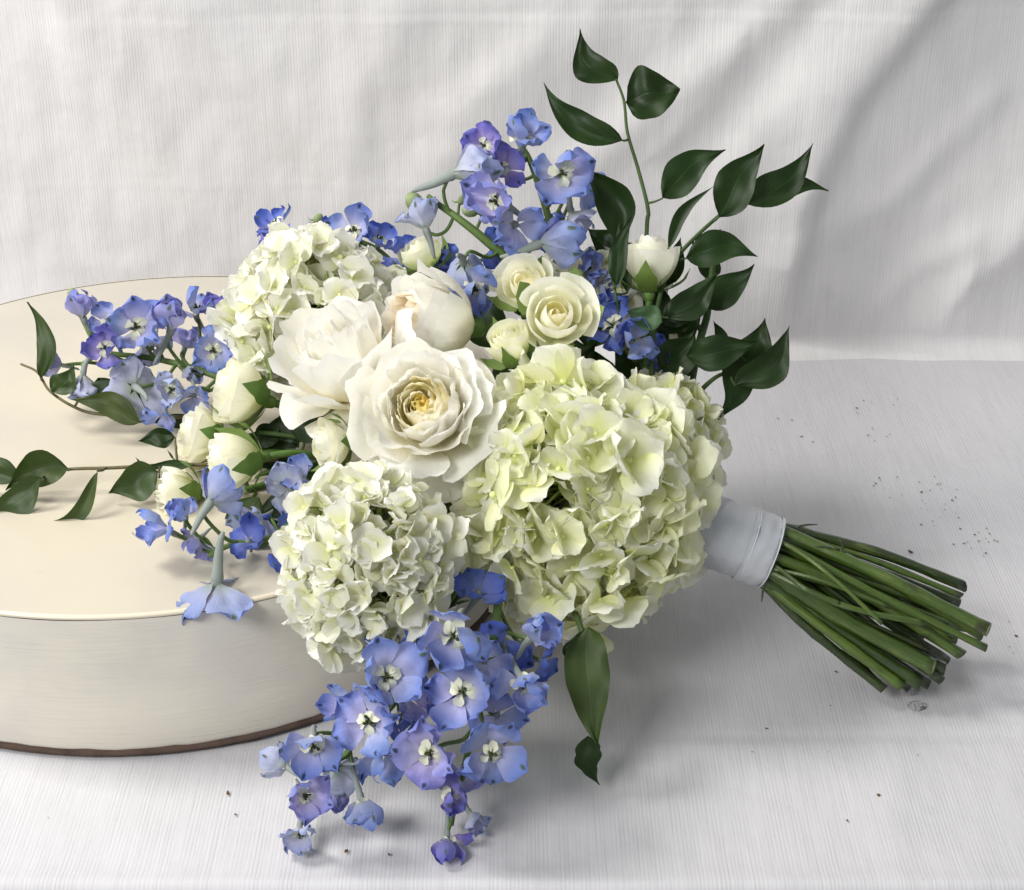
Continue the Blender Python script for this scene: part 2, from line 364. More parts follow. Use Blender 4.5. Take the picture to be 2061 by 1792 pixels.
fold([(2200, -100), (2030, 60), (1890, 330), (1790, 560), (1700, 700)], .05, -.006, .5)
fold([(2300, 250), (2100, 420), (1960, 560), (1900, 710)], .026, .008, .45)
fold([(2400, 500), (2150, 620), (2040, 715)], .016, .007, .4)
fold([(1650, -60), (1520, 60), (1330, 210), (1180, 330)], .020, .004, .5)
fold([(1180, 60), (1010, 190), (880, 330), (760, 540)], .030, .003, .5)
fold([(800, 30), (720, 200), (700, 380)], .022, .002, .5)
fold([(90, -40), (190, 130), (330, 320), (560, 560)], .026, .0055, .5)
fold([(300, -30), (470, 110), (640, 280), (760, 420)], .026, .0045, .5)
fold([(-60, 250), (80, 440), (230, 560)], .03, .005, .5)
fold([(1650, 480), (1800, 400), (1990, 200)], .018, .004, .5)
fold([(1640, 380), (1600, 520), (1580, 690)], .010, .004, .4)
fold([(1480, 100), (1420, 200), (1330, 300)], .014, .0022, .4)
fold([(1950, 560), (1900, 640), (1880, 720)], .009, .003, .4)
fold([(1100, 60), (1040, 130), (900, 230)], .016, .0010, .45)
fold([(1750, 640), (1850, 540), (1950, 480)], .014, .003, .5)
def wall_h(x, z):
    h = 0
    for pts, wd, hh, sk in folds:
        best = (9, 0)
        for (a, b) in zip(pts, pts[1:]):
            d, s, t = seg_d(x, z, a[0], a[1], b[0], b[1])
            if d < best[0]: best = (d, s)
        d, s = best; wl = wd*(1-sk)*2 if s < 0 else wd*sk*2
        h += 1.35*hh*math.exp(-(d/wl)**2)
    h += .0035*noise.noise(Vector((x*5, z*4, 1))) + .0022*noise.noise(Vector((x*16+z*9, z*11, 4))) + .0007*noise.noise(Vector((x*55, z*30, 9)))
    q = noise.noise(Vector((x*6-z*9, z*4, 21))); h += .0003*math.exp(-(q/.16)**2)
    q = noise.noise(Vector((x*13+z*9, z*5+3, 31))); h += .0003*math.exp(-(q/.16)**2)*max(0, min(1, .4+x*3))
    # horizontal pressed crease near the top of the view
    zc = crease_z + (0.003*sin(x*5))
    k = math.exp(-((x-.25)/.55)**4)
    h += .00045*k*math.exp(-((z-zc)/.0014)**2) - .0004*k*math.exp(-((z-zc-.004)/.004)**2)
    zc2 = crease_z2; h += .00018*math.exp(-((z-zc2)/.002)**2)
    return h
crease_z = wp(1200, 38)[1]; crease_z2 = wp(300, 372)[1]
nx, nz_ = 420, 150; X0, X1 = -.62, .62
prof = []   # (y, z) along the cloth: foot lying on the table, rounded corner, wall
for k in range(8): prof.append((1.252+.016*k/7, -.0014+.0028*k/7))
for k in range(1, 9):
    a = PI/2*k/8; prof.append((1.268+.012*sin(a), .0134-.012*cos(a)))
for k in range(1, nz_+1): prof.append((YW, .0134+.4701*(k/nz_)**1.0))
for k in range(1, 9): prof.append((YW, .4835+.08*k))
vs = []; fs = []
for j, (y, z) in enumerate(prof):
    for i in range(nx+1):
        x = X0+(X1-X0)*i/nx; f = max(0, min(1, (z-.004)/.07)); hh = wall_h(x, z) if f > 0 else 0
        wob = .003*noise.noise(Vector((x*12, 3, 2)))
        yy = y-hh*f + (wob if j < 6 else wob*(1-f)); zz = z
        if j < 8: zz = z+.0008*noise.noise(Vector((x*20, y*60, 0)))
        vs.append((x, yy, zz))
for j in range(len(prof)-1):
    for i in range(nx):
        a = j*(nx+1)+i; fs.append((a, a+1, a+nx+2, a+nx+1))
o = part('backdrop_cloth', mesh('backdrop_cloth', vs, fs, M['drape'])); o['kind'] = 'structure'

def table_h(x, y):
    h = .0009*noise.noise(Vector((x*6, y*7, 0))) + .0004*noise.noise(Vector((x*25, y*18, 5)))
    yc = onz(1400, 1482).y; h -= .0010*math.exp(-((y-yc)/.0035)**2)
    yc = onz(1700, 950).y; h += .0006*math.exp(-((y-yc-.1*(x-.2))/.004)**2)
    xc = .19+.25*(y-.7); h += .0009*math.exp(-((x-xc)/.012)**2)*max(0, min(1, (1.0-y)/.2))
    xc = .30+.3*(y-.7); h += .0008*math.exp(-((x-xc)/.010)**2)*max(0, min(1, (1.0-y)/.2))
    return h-.0004
prof = [(YE-.006, -.30), (YE-.0085, -.2), (YE-.0075, -.1), (YE-.008, -.04), (YE-.007, -.02)]
for k in range(7):
    a = PI/2*k/6; prof.append((YE-.007+.007*(1-cos(a)), -.007+.0085*sin(a)))
NT0 = len(prof)
for k in range(1, 161): prof.append((YE+(1.30-YE)*k/160, 0))
vs = []; fs = []; nx = 260; X0, X1 = -.7, .7
for j, (y, z) in enumerate(prof):
    for i in range(nx+1):
        x = X0+(X1-X0)*i/nx
        e = .0012*noise.noise(Vector((x*9, 0, 7)))+.002*(x+.1)*0
        if j >= NT0: z2 = table_h(x, y)+.0015*math.exp(-((y-YE)/.008)**2)
        else: z2 = z
        yy = y + (e if j < NT0+2 else 0) + (.006*noise.noise(Vector((x*7, z*6, 2))) if z < -.015 else 0)
        vs.append((x, yy, z2))
for j in range(len(prof)-1):
    for i in range(nx):
        a = j*(nx+1)+i; fs.append((a, a+1, a+nx+2, a+nx+1))
o = part('tablecloth', mesh('tablecloth', vs, fs, M['cloth'])); o['kind'] = 'structure'

# ------------------------------------------------------------------ round drum riser
DC = Vector((-.2196, .987, 0)); DR = .2244; DH = .0912
def lathe(prof, n, fn=None, cx=DC):
    vs = []; fs = []
    for (r, z) in prof:
        for i in range(n):
            a = 2*PI*i/n; rr, zz = fn(r, z, a) if fn else (r, z)
            vs.append(Vector((rr*cos(a), rr*sin(a), zz)))
    for j in range(len(prof)-1):
        for i in range(n):
            a = j*n+i; b = j*n+(i+1) % n; fs.append((a, b, b+n, a+n))
    return vs, fs
t = thing('round_riser', 'large round cream-topped drum with white brushed side and brown bottom edge, left of the picture', 'riser', DC)
NS = 180
v_, f_ = lathe([(DR-.003, .0042), (DR-.001, .008), (DR, .03), (DR, DH-.006), (DR-.0006, DH-.0025)], NS, lambda r, z, a: (r+.0007*noise.noise(Vector((cos(a)*4, sin(a)*4, z*30))), z+(.0012*noise.noise(Vector((cos(a)*14, sin(a)*14, 2))) if z < .02 else 0)))
part('side_panel', mesh('side_panel', [v+DC for v in v_], f_, M['drum_side']), t)
rings = [(DR-.0026, DH+.0000)] + [(DR*k/12*.985, DH+.0003) for k in range(11, 0, -1)]
v_, f_ = lathe(rings, NS, lambda r, z, a: (r, z+.0007*noise.noise(Vector((r*cos(a)*9, r*sin(a)*9, 0)))*(1 if r < DR-.01 else 0)))
v_.append(Vector((0, 0, DH+.0003))); k0 = (len(rings)-1)*NS
f_ += [(k0+i, k0+(i+1) % NS, len(v_)-1) for i in range(NS)]
part('top_board', mesh('top_board', [v+DC for v in v_], f_, M['drum_top']), t)
v_, f_ = lathe([(DR-.0004, DH-.0020), (DR+.0001, DH-.0012), (DR-.0003, DH-.0004), (DR-.0012, DH+.0002), (DR-.0022, DH+.0003)], NS)
part('rim', mesh('rim', [v+DC for v in v_], f_, M['drum_rim']), t)
v_, f_ = lathe([(DR-.02, .0012), (DR-.0025, .0012), (DR-.0005, .0022), (DR-.0012, .0046), (DR-.006, .0062)], NS, lambda r, z, a: (r+.0004*noise.noise(Vector((cos(a)*30, sin(a)*30, z*60))), z+(.0011*noise.noise(Vector((cos(a)*14, sin(a)*14, 2)))+.0004*noise.noise(Vector((cos(a)*50, sin(a)*50, 2))) if z > .003 else 0)))
part('bottom_board', mesh('bottom_board', [v+DC for v in v_], f_, M['drum_edge']), t)

# ------------------------------------------------------------------ hydrangeas
def hyd_petal(seed):
    R = random.Random(seed); cup = R.uniform(-.10, .45); bend = R.uniform(-.30, .35); wd = R.uniform(.56, .70); ruf = R.uniform(.04, .08); tw = R.uniform(-.12, .12)
    def f(u, v):
        vv = .02+.98*v; wv = wd*(sin(PI*min(1, vv**.95*.965+.005))**.52)*(1-.12*(1-vv))
        if vv < .12: wv *= (vv/.12)*.5+.5
        x = u*wv; y = vv*(1-.10*u*u*vv)
        if vv > .8: y -= .025*(1+sin(u*9+seed))*abs(u)**.5*(vv-.8)*5
        z = cup*(u*u)*.45*vv + bend*vv*vv + tw*u*vv + ruf*noise.noise(Vector((x*3.2, y*3.2, seed*1.7)))*vv*1.8 - .06*math.exp(-(u/.15)**2)*vv*(1-vv)*2 + .035*sin(u*5.5+seed*1.3)*vv*vv + .015*sin(u*12+seed)*max(0, vv-.6)
        return (x, y, z)
    return grid(7, 7, f)
HP = {}
for key in ('hyd_white', 'hyd_lime'):
    HP[key] = []
    for s in range(14):
        v_, f_, u_ = hyd_petal(s*3+1); HP[key].append(mesh('petal', v_, f_, M[key], u_))
v_, f_, u_ = join([ellipsoid((0, 0, .06), (.10, .10, .09), ns=8, nr=5)] + [tube([(0, 0, .02), (0, 0, -.5), (.05, .04, -1.1)], (.05, .04), 5, 2)])
EYE = mesh('floret', v_, f_, None, u_, mats=[M['hyd_eye'], M['hyd_stalk']], mi=[0]*40+[1]*(len(f_)-40))
def hydrangea(px, py, d, rpx, label, mat, n, squash=(1, 1, 1), seed=1, psize=(.55, 1.0), core=None, facing=(0, 0, 1)):
    R = random.Random(seed); c = at(px, py, d); r = rpx/FPX*d
    t = thing('hydrangea', label, 'hydrangea', c, 'white hydrangea heads in the bouquet')
    fw = vd(*facing); stalks = []
    lay = [(1.0, n), (.84, int(n*.85)), (.62, int(n*.35))]
    for li, (lr, cnt) in enumerate(lay):
        for k in range(cnt):
            zz = 1-2*(k+.5)/cnt; a = k*2.39996+li
            p = Vector((math.sqrt(1-zz*zz)*cos(a), math.sqrt(1-zz*zz)*sin(a), zz))
            p = (p+Vector((R.gauss(0, 1), R.gauss(0, 1), R.gauss(0, 1)))*.09).normalized()
            if p.dot(fw) < -.62: continue
            lump = 1+.11*noise.noise(p*2.1+Vector((seed*3.1, 0, 0)))+R.uniform(-.10, .07)
            rad = r*lr*lump*.92
            q = c + (VR*(p.dot(VR)*squash[0])+VU*(p.dot(VU)*squash[1])+VF*(p.dot(VF)*squash[2]))*rad
            if q.z < .012: q.z = .012
            nrm = (p+Vector((R.gauss(0, 1), R.gauss(0, 1), R.gauss(0, 1)))*(.50 if li == 0 else .6)).normalized()
            s = r*.27*(R.uniform(*psize) if li == 0 else R.uniform(.8, 1.15))
            s *= 1+.25*noise.noise(p*1.7+Vector((9, seed, 0)))
            mtx = frame(nrm, q, R.uniform(0, 6.28), s)
            fl = part('floret', EYE, t, mtx)
            cupa = R.uniform(.10, .75) if s > r*.2 else R.uniform(.35, 1.0)
            for m in range(4):
                pm = Matrix.Rotation(m*PI/2+R.uniform(-.12, .12), 4, 'Z') @ Matrix.Rotation(cupa+R.uniform(-.40, .45), 4, 'X') @ Matrix.Rotation(R.uniform(-.45, .45), 4, 'Y')
                sc = R.uniform(.88, 1.12); pm = Matrix.Translation((0, 0, .012*m)) @ pm @ Matrix.Diagonal((sc*R.uniform(.92, 1.18), sc, 1, 1))
                part('petal', R.choice(HP[mat]), fl, pm)
            stalks.append(tube([c+(q-c)*.12+Vector((0, 0, -.002)), c+(q-c)*.6, q-nrm*s*.5], (.0016, .0009), 4, 2, False))
    if core is not None:
        stalks.append(tube([core, c.lerp(core, .6)+VF*.045, c+VF*r*.9, c], (.0032, .0028), 7, 3))
    v_, f_, u_ = join(stalks); so = part('stalks', mesh('stalks', v_, f_, M['hyd_stalk'], u_), t); so['kind'] = 'stuff'
    return t
BIND = at(1430, 1072, 1.005)      # where all stems meet inside the ribbon
hydrangea(1156, 1012, .985, 248, 'largest lime-white hydrangea head, right of the open garden rose', 'hyd_lime', 175, (1., 1.04, .9), 3, (.72, 1.22), BIND)
hydrangea(1340, 893, 1.065, 104, 'smaller white hydrangea head at the right rim, just above the ribbon', 'hyd_lime', 62, (1, 1.4, 1), 5, (.9, 1.5), BIND)
hydrangea(741, 1134, .915, 173, 'white hydrangea head at the lower left, in front of the drum side', 'hyd_white', 150, (.94, 1.10, 1), 8, (.66, 1.22), BIND)
hydrangea(634, 642, 1.085, 168, 'creamy white hydrangea head at the upper left, behind the garden roses', 'hyd_white', 135, (.98, 1.03, 1), 11, (.74, 1.25), BIND)
hydrangea(1256, 575, 1.105, 84, 'half-hidden dull white hydrangea behind the upright rosebud and dark leaves', 'hyd_white', 46, (1.1, .9, 1), 14, (.9, 1.5), BIND)

# ------------------------------------------------------------------ roses
def rose(px, py, d, rpx, face, label, kind='garden', seed=1, mats=('rose_white', 'rose_gold'), npet=34, open_=1.0, roll=0., core=None, sepals=False, group=None, tall=1.0, name=None, heart=.35, extra=()):
    R = random.Random(seed); c = at(px, py, d); r = rpx/FPX*d; ax = vd(*face)
    nm = name or ('garden_rose' if kind == 'garden' else 'spray_rose')
    t = thing(nm, label, 'rose', c, group); r = r*(.86 if kind == 'garden' else .94)
    base = c-ax*r*.75*tall; W = frame(ax, base, roll); W3 = W.to_3x3()
    H = r*1.35*tall
    phi = R.uniform(0, 6.28)
    for i in range(npet):
        k = i/(npet-1); phi += 2.39996+R.uniform(-.25, .25)
        if kind == 'garden':
            r1 = r*(.08+.92*k**.85)*R.uniform(.90, 1.07); hh = H*(.99+.13*sin(PI*min(1, k*1.0)**1.1)*.75)*(1-.20*max(0, k-.75)/.25*open_)*R.uniform(.95, 1.04)
            flare = (-.10+.50*max(0, k-.62)/.38*open_)*r; wdt = .95-.25*k if k > .3 else 1.25
            ruf = .085*r*(.45+k)
            if k < heart: wdt = 1.7 if mats[1] == 'rose_gold' else 1.0; ruf = .05*r
            elif k < .55: ruf *= .6
        else:
            r1 = r*(.06+.90*k**.85)*R.uniform(.96, 1.04); hh = H*(.95-.02*k)*(1-.30*max(0, k-.55)/.45*open_)*R.uniform(.97, 1.03)
            flare = (-.16+.42*max(0, k-.45)/.55*open_)*r; wdt = 1.35-.35*k
            ruf = .022*r*(.3+k)
        hh *= R.uniform(.97, 1.04); sd = R.uniform(0, 99); sk = R.uniform(-.08, .08); notch = R.uniform(0, .05)
        def f(u, v, r1=r1, hh=hh, flare=flare, wdt=wdt, ruf=ruf, phi=phi, sd=sd, k=k, sk=sk, notch=notch):
            top = 1-.16*abs(u)**2.4-notch*math.exp(-(u/.25)**2)+sk*u; vv = v*top
            wf = .40+.60*min(1, vv*2.2); 
            if vv > .75: wf *= math.sqrt(max(0, 1-((vv-.75)/.36)**2))*.25+.75
            a = phi+u*wdt*wf
            prof_ = sin(min(1, vv*1.25)*PI/2)**.65; rad = r*.05+(r1-r*.05)*prof_
            rad += flare*max(0, vv-.45)**1.6*3.0 + .05*r*u*(1-k*.5)
            z = hh*vv
            if flare > 0: z -= flare*max(0, vv-.72)**2*6; rad += flare*.25*abs(u)**2*vv
            n = noise.noise(Vector((cos(a)*2.4+sd, sin(a)*2.4, vv*2.2)))*ruf*vv**1.5*2.0
            n2 = (noise.noise(Vector((a*4.6, sd, vv*4)))*.7+.35*noise.noise(Vector((a*13, sd, vv*9))))*ruf*max(0, vv-.55)*2.2
            rad = max(rad+n+n2, r*.01); z += (n2*.8+noise.noise(Vector((a*2.2, sd, 1)))*ruf*vv)
            return W @ Vector((rad*cos(a), rad*sin(a), z))
        v_, f_, u_ = grid(14, 10, f)
        m = mats[1] if k < heart else mats[0]
        if mats[1] == 'rose_gold' and heart > 0 and heart <= k < .50: m = 'rose_butter'
        part('petal', mesh('petal', v_, f_, M[m], u_), t)
    for (phi_, len_, wdt_, drop) in extra:      # loose guard petals spreading outwards below the cup
        sd = R.uniform(0, 99)
        def f(u, v, sd=sd):
            a = phi_+u*wdt_*(.35+.65*min(1, v*1.8))*(1-.15*v)
            rad = r*.25+len_*r*v*(1-.14*abs(u)**2.5); z = H*(.12+drop*v)+r*.10*noise.noise(Vector((a*2.2, v*2.5, sd)))*v*1.5+.10*r*u*u*v
            return W @ Vector((rad*cos(a), rad*sin(a), z))
        v_, f_, u_ = grid(10, 8, f); part('petal', mesh('petal', v_, f_, M[mats[0]], u_), t)
    # heart of crumpled petaloids
    # hip, sepals and stem
    hip = ellipsoid((0, 0, 0), (r*.20, r*.20, r*.26), ns=10, nr=6)
    hv = [W @ (Vector(p)+Vector((0, 0, -r*.10))) for p in hip[0]]
    part('calyx', mesh('calyx', hv, hip[1], M['calyx'], hip[2]), t)
    if sepals:
        for s in range(5):
            a0 = s*2*PI/5+R.uniform(-.2, .2)+roll; ll = R.choice((.62, .75, .85, 1.15))*R.uniform(.9, 1.1); off = R.uniform(-.02, .10)*(1 if R.random() < .7 else 2.5)
            def f(u, v):
                wv = (.58*(1-v)**1.15*(.7+.3*min(1, v*5))+.012)*(1+.25*sin(v*17+s)*(abs(u)**2)*(1-v))
                rad = r*(.12+1.0*sin(min(1, v*1.5)*PI/2)**.7*.93)+r*.05+off*r*v*v*2.2
                a = a0+u*wv*1.1+.25*v*sin(s*3.)
                return W @ Vector((rad*cos(a), rad*sin(a), -r*.05+H*ll*v*.80-abs(u)*.02*r))
            v_, f_, u_ = grid(4, 8, f); part('sepal', mesh('sepal', v_, f_, M['sepal'], u_), t)
    if core is not None:
        p0 = W @ Vector((0, 0, -r*.28)); p1 = W @ Vector((0, 0, -r*1.1))
        v_, f_, u_ = tube([p0, p1, (p1+core)*.5, core], (r*.085+.0006, .0022), 8, 5)
        part('stem', mesh('stem', v_, f_, M['rstem'], u_), t)
    return t
GR = 'large cream garden roses at the centre'
rose(857, 828, .955, 131, (-.15, .30, .94), 'fully open cream garden rose with golden heart facing the viewer', seed=21, npet=46, roll=.4, core=BIND, group=GR, heart=.15,
     extra=((4.55, 1.32, .55, -.02), (5.2, 1.22, .5, .0), (.25, 1.12, .5, .25), (3.6, 1.15, .45, .15)))
rose(874, 648, 1.03, 116, (-.80, .10, .52), 'garden rose seen from its side with peach ruffled heart, above the open golden-hearted one', seed=33, mats=('rose_white', 'rose_peach'), npet=38, open_=.5, core=BIND, group=GR, heart=.5, tall=1.15)
rose(694, 728, 1.0, 142, (-.35, .62, .55), 'overblown white garden rose left of the golden-hearted one, no heart showing', seed=45, npet=26, open_=.8, core=BIND, group=GR, heart=.0, tall=1.1,
     extra=((3.9, 1.15, .6, .2), (4.8, 1.1, .6, .1), (2.9, 1.1, .55, .25)))
SG = 'cream spray roses tucked among the flowers'
S_CORE = at(700, 925, 1.04)
rose(1118, 636, 1.00, 84, (.02, .22, .95), 'neat half-open pale yellow spray rose, largest of the trio above the lime hydrangea', 'spray', 51, ('spray', 'rose_butter'), 15, .85, core=at(1150, 900, 1.06), sepals=True, group=SG)
rose(1056, 572, 1.05, 68, (-.30, .38, .85), 'pale spray rose peeping from behind the neat half-open one', 'spray', 52, ('spray', 'rose_butter'), 14, .8, core=at(1150, 900, 1.08), sepals=True, group=SG)
rose(1026, 690, 1.0, 54, (-.30, .72, .60), 'small greenish yellow spray bud beside the open garden rose', 'spray', 53, ('spray_green', 'spray_green'), 16, .35, core=at(1100, 900, 1.06), sepals=True, group=SG, tall=1.35)
rose(1310, 522, 1.07, 67, (.04, .98, .12), 'upright white rosebud with green outer petals among the dark leaves', 'spray', 54, ('spray_white', 'spray_white'), 16, .6, core=at(1300, 850, 1.09), sepals=True, group=SG, tall=1.35)
rose(476, 790, 1.04, 76, (-.85, .25, .35), 'plump closed white bud with curling sepal tips, topmost of the left rose cluster', 'spray', 55, ('spray', 'spray'), 18, .5, core=S_CORE, sepals=True, group=SG, tall=1.15)
rose(396, 876, 1.05, 66, (-.90, .25, .30), 'cream spray rose opening leftwards, squeezed between two closed buds', 'spray', 56, ('spray', 'spray'), 20, .9, core=S_CORE, sepals=True, group=SG, tall=1.1)
rose(462, 926, 1.0, 66, (-.92, -.10, .32), 'white spray bud lying sideways with bright green calyx and thick stem', 'spray', 57, ('spray', 'spray'), 18, .55, core=S_CORE, sepals=True, group=SG, tall=1.35)
rose(662, 894, .985, 56, (-.88, -.05, .45), 'small ruffled cream spray rose under the petals of the garden roses', 'spray', 58, ('spray', 'spray_green'), 22, .8, core=at(800, 900, 1.04), sepals=True, group=SG, tall=1.1)
rose(350, 992, 1.01, 58, (-.88, .05, .40), 'lowest left white bud, beside the top of the blue delphinium', 'spray', 59, ('spray', 'spray'), 13, .35, core=S_CORE, sepals=True, group=SG, tall=1.25)
rose(476, 1005, 1.03, 50, (-.5, -.5, .5), 'shaded cream rose hidden behind the lower left delphinium', 'spray', 60, ('spray', 'spray'), 13, .3, core=S_CORE, sepals=True, group=SG)
rose(848, 510, 1.12, 56, (-.35, .85, .30), 'green-streaked white bud at the back, behind the upper delphinium stem', 'spray', 61, ('spray_green', 'spray_green'), 14, .35, core=at(950, 800, 1.12), sepals=True, group=SG)
rose(1135, 532, 1.12, 50, (.1, .75, .5), 'dull cream rose at the back between the spray roses and the upper delphinium', 'spray', 62, ('spray_white', 'spray_white'), 16, .8, core=at(1150, 850, 1.12), group=SG)
rose(1362, 668, 1.12, 30, (.3, .5, .7), 'tiny white rose deep among the dark leaves on the right', 'spray', 63, ('spray_white', 'spray_white'), 12, .6, core=at(1350, 850, 1.12), group=SG)

# ------------------------------------------------------------------ delphiniums
def dp_petal(seed):
    R = random.Random(seed); wd = R.uniform(.38, .47); cup = R.uniform(-.2, .7); bend = R.uniform(-.25, .50); ruf = R.uniform(.10, .20); tip = R.uniform(-.15, .25)
    def f(u, v):
        v = 1-(1-v)**1.25
        wv = wd*((v/.66)**.85 if v < .66 else math.sqrt(max(0, 1-((v-.66)/.352)**2)))+.01
        if v < .2: wv *= .55+.45*v/.2
        x = u*wv; y = v*(1.02-.13*abs(u)**2.2)+.03*noise.noise(Vector((u*3.5, seed*1.1, 0)))*v
        z = cup*u*u*.5*v + bend*v*v + ruf*noise.noise(Vector((x*4.2, y*4.2, seed*2.3)))*v*1.6 + .06*noise.noise(Vector((x*9, y*9, seed*3.3)))*v*v + tip*max(0, v-.8)**2*6 + .03*sin(u*8+seed)*max(0, v-.6)
        return (x, y, z)
    return grid(9, 9, f)
DPK = ('d_blue', 'd_lav', 'd_violet', 'd_pale', 'd_deep'); DPM = {}
dgrids = [dp_petal(s*5+2) for s in range(8)]
for key in DPK: DPM[key] = [mesh('petal', g[0], g[1], M[key], g[2]) for g in dgrids]
def make_spur(seed, bendy):
    R = random.Random(seed)
    g = tube([(0, 0, .10), (0, 0, -.12), (0, -.18*bendy-.03, -.45), (0, -.50*bendy, -.85), (.05, -.70*bendy, -1.0)], lambda t: (.12*(1-t)**.9+.032)*(1 if t > .1 else .75), 8, 3)
    return mesh('blossom', g[0], g[1], M['spur'], g[2])
SPURS = [make_spur(k, b) for k, b in enumerate((.1, .5, .9, -.6, -.2))]
bp = []
for k, (a, s) in enumerate(((.5, 1), (1.25, .8), (2.7, .95), (4.6, 1.05), (5.6, .8))):
    def f(u, v, a=a, s=s):
        rad = .03+.33*s*v; z = .12+.12*sin(v*PI)+.07*u*u; wv = (.30+.70*sin(PI*min(1,v**1.2*.93)))*.62
        aa = a+u*wv; return (rad*cos(aa), rad*sin(aa), z+.03*noise.noise(Vector((u*3, v*3, a))))
    bp.append(grid(4, 4, f))
BEE = mesh('bee', *[join(bp)[i] for i in (0, 1)], M['bee'], join(bp)[2])
sp = []
Rr = random.Random(4)
for k in range(9):
    a = Rr.uniform(0, 6.28); rr = Rr.uniform(.0, .13)
    p = Vector((rr*cos(a), rr*sin(a), .20+Rr.uniform(0, .12)))
    sp.append(tube([(p.x*.3, p.y*.3, .02), p*1.0], (.022, .02), 4, 1)); sp.append(ellipsoid(p, (.042, .036, .045), ns=5, nr=3))
STAM = mesh('stamens', *[join(sp)[i] for i in (0, 1)], M['stamen'], join(sp)[2])
def blossom(t, px, py, d, face, rpx, kind='d_blue', open_=.75, roll=None, spur=None, seed=0, node=None, bee=True, npet=5, wide=1.0):
    R = random.Random(seed*31+int(px)+int(py)*3); c = at(px, py, d); s = rpx/FPX*d*1.05; ax = vd(*face)
    roll = R.uniform(0, 6.28) if roll is None else roll
    W = frame(ax, c, roll, s)
    b = part('blossom', SPURS[spur if spur is not None else R.randrange(5)], t, W)
    ax_j = Vector((R.gauss(0, 1), R.gauss(0, 1), R.gauss(0, 1)))*.16; W = frame((ax+ax_j).normalized(), c, roll, s); b.matrix_basis = Matrix.Translation(-t.location) @ W
    tilt0 = (1-open_*R.uniform(.72, 1.0))*1.35
    for k in range(npet):
        tl = tilt0+R.uniform(-.34, .34)
        pm = Matrix.Rotation(k*2*PI/npet+R.uniform(-.16, .16), 4, 'Z') @ Matrix.Translation((0, .09, .03*(k % 2))) @ Matrix.Rotation(tl, 4, 'X') @ Matrix.Rotation(R.uniform(-.3, .3), 4, 'Y')
        sc = R.uniform(.86, 1.08); pm = pm @ Matrix.Diagonal((sc*R.uniform(.95, 1.22)*wide, sc, 1, 1))
        part('petal', R.choice(DPM[kind]), b, pm)
    if bee:
        part('bee', BEE, b, Matrix.Rotation(R.uniform(-.6, .6), 4, 'Z') @ Matrix.Scale(R.uniform(.9, 1.2), 4)); part('stamens', STAM, b, Matrix.Scale(R.uniform(1.0, 1.35), 4))
    if node is not None:
        p0 = W @ Vector((0, 0, -.08)); q = W @ Vector((0, -.2, -.35)); n_ = Vector(node)
        v_, f_, u_ = tube([p0, q.lerp(n_, .15), n_.lerp(q, .35)+Vector((0, 0, -.004)), n_], (.0011, .0012), 5, 4)
        part('pedicel', mesh('pedicel', v_, f_, M['dstem'], u_), t)
    return b
def bud(t, px, py, d, face, rpx, node=None, mat='bud'):
    c = at(px, py, d); s = rpx/FPX*d; W = frame(vd(*face), c, 0, s)
    e = join([ellipsoid((0, 0, 0), (.78, .70, 1.0), ns=10, nr=7, fn=lambda p: Vector((p.x*(1+.12*sin(5*math.atan2(p.y, p.x))), p.y*(1+.12*sin(5*math.atan2(p.y, p.x))), p.z))),
              tube([(0, .3, -.5), (0, .9, -1.0), (.1, 1.5, -1.0)], (.25, .06), 6, 3)])
    part('bud', mesh('bud', [W @ Vector(p) for p in e[0]], e[1], M[mat], e[2]), t)
    if node is not None:
        v_, f_, u_ = tube([W @ Vector((0, 0, -.8)), W @ Vector((0, -.3, -1.6)), Vector(node)], (.0009, .0011), 5, 4); part('pedicel', mesh('pedicel', v_, f_, M['dstem'], u_), t)
def dstem(t, pts, r0=.0028, r1=.0014):
    P = [at(*p) for p in pts]; v_, f_, u_ = tube(P, (r0, r1), 8, 6); part('stem', mesh('stem', v_, f_, M['dstem'], u_), t); return catmull(P, 6)
def delph(label, pts, flowers, buds=(), r0=.0026, r1=.0013):
    S = catmull([at(*p) for p in pts], 6); t = thing('delphinium', label, 'delphinium', at(*pts[-1]), 'blue delphinium sprays in the bouquet')
    dstem(t, pts, r0, r1)
    def near(px, py, d):
        c = at(px, py, d); k = min(range(len(S)), key=lambda i: (S[i]-c).length); return S[max(0, k-3)]
    for i, F in enumerate(flowers):
        px, py, d, face, rp, kind = F[:6]; kw = F[6] if len(F) > 6 else {}
        blossom(t, px, py, d, face, rp, kind, node=near(px, py, d), seed=i, **kw)
    for B in buds: bud(t, *B[:5], node=near(*B[:3]))
    return t
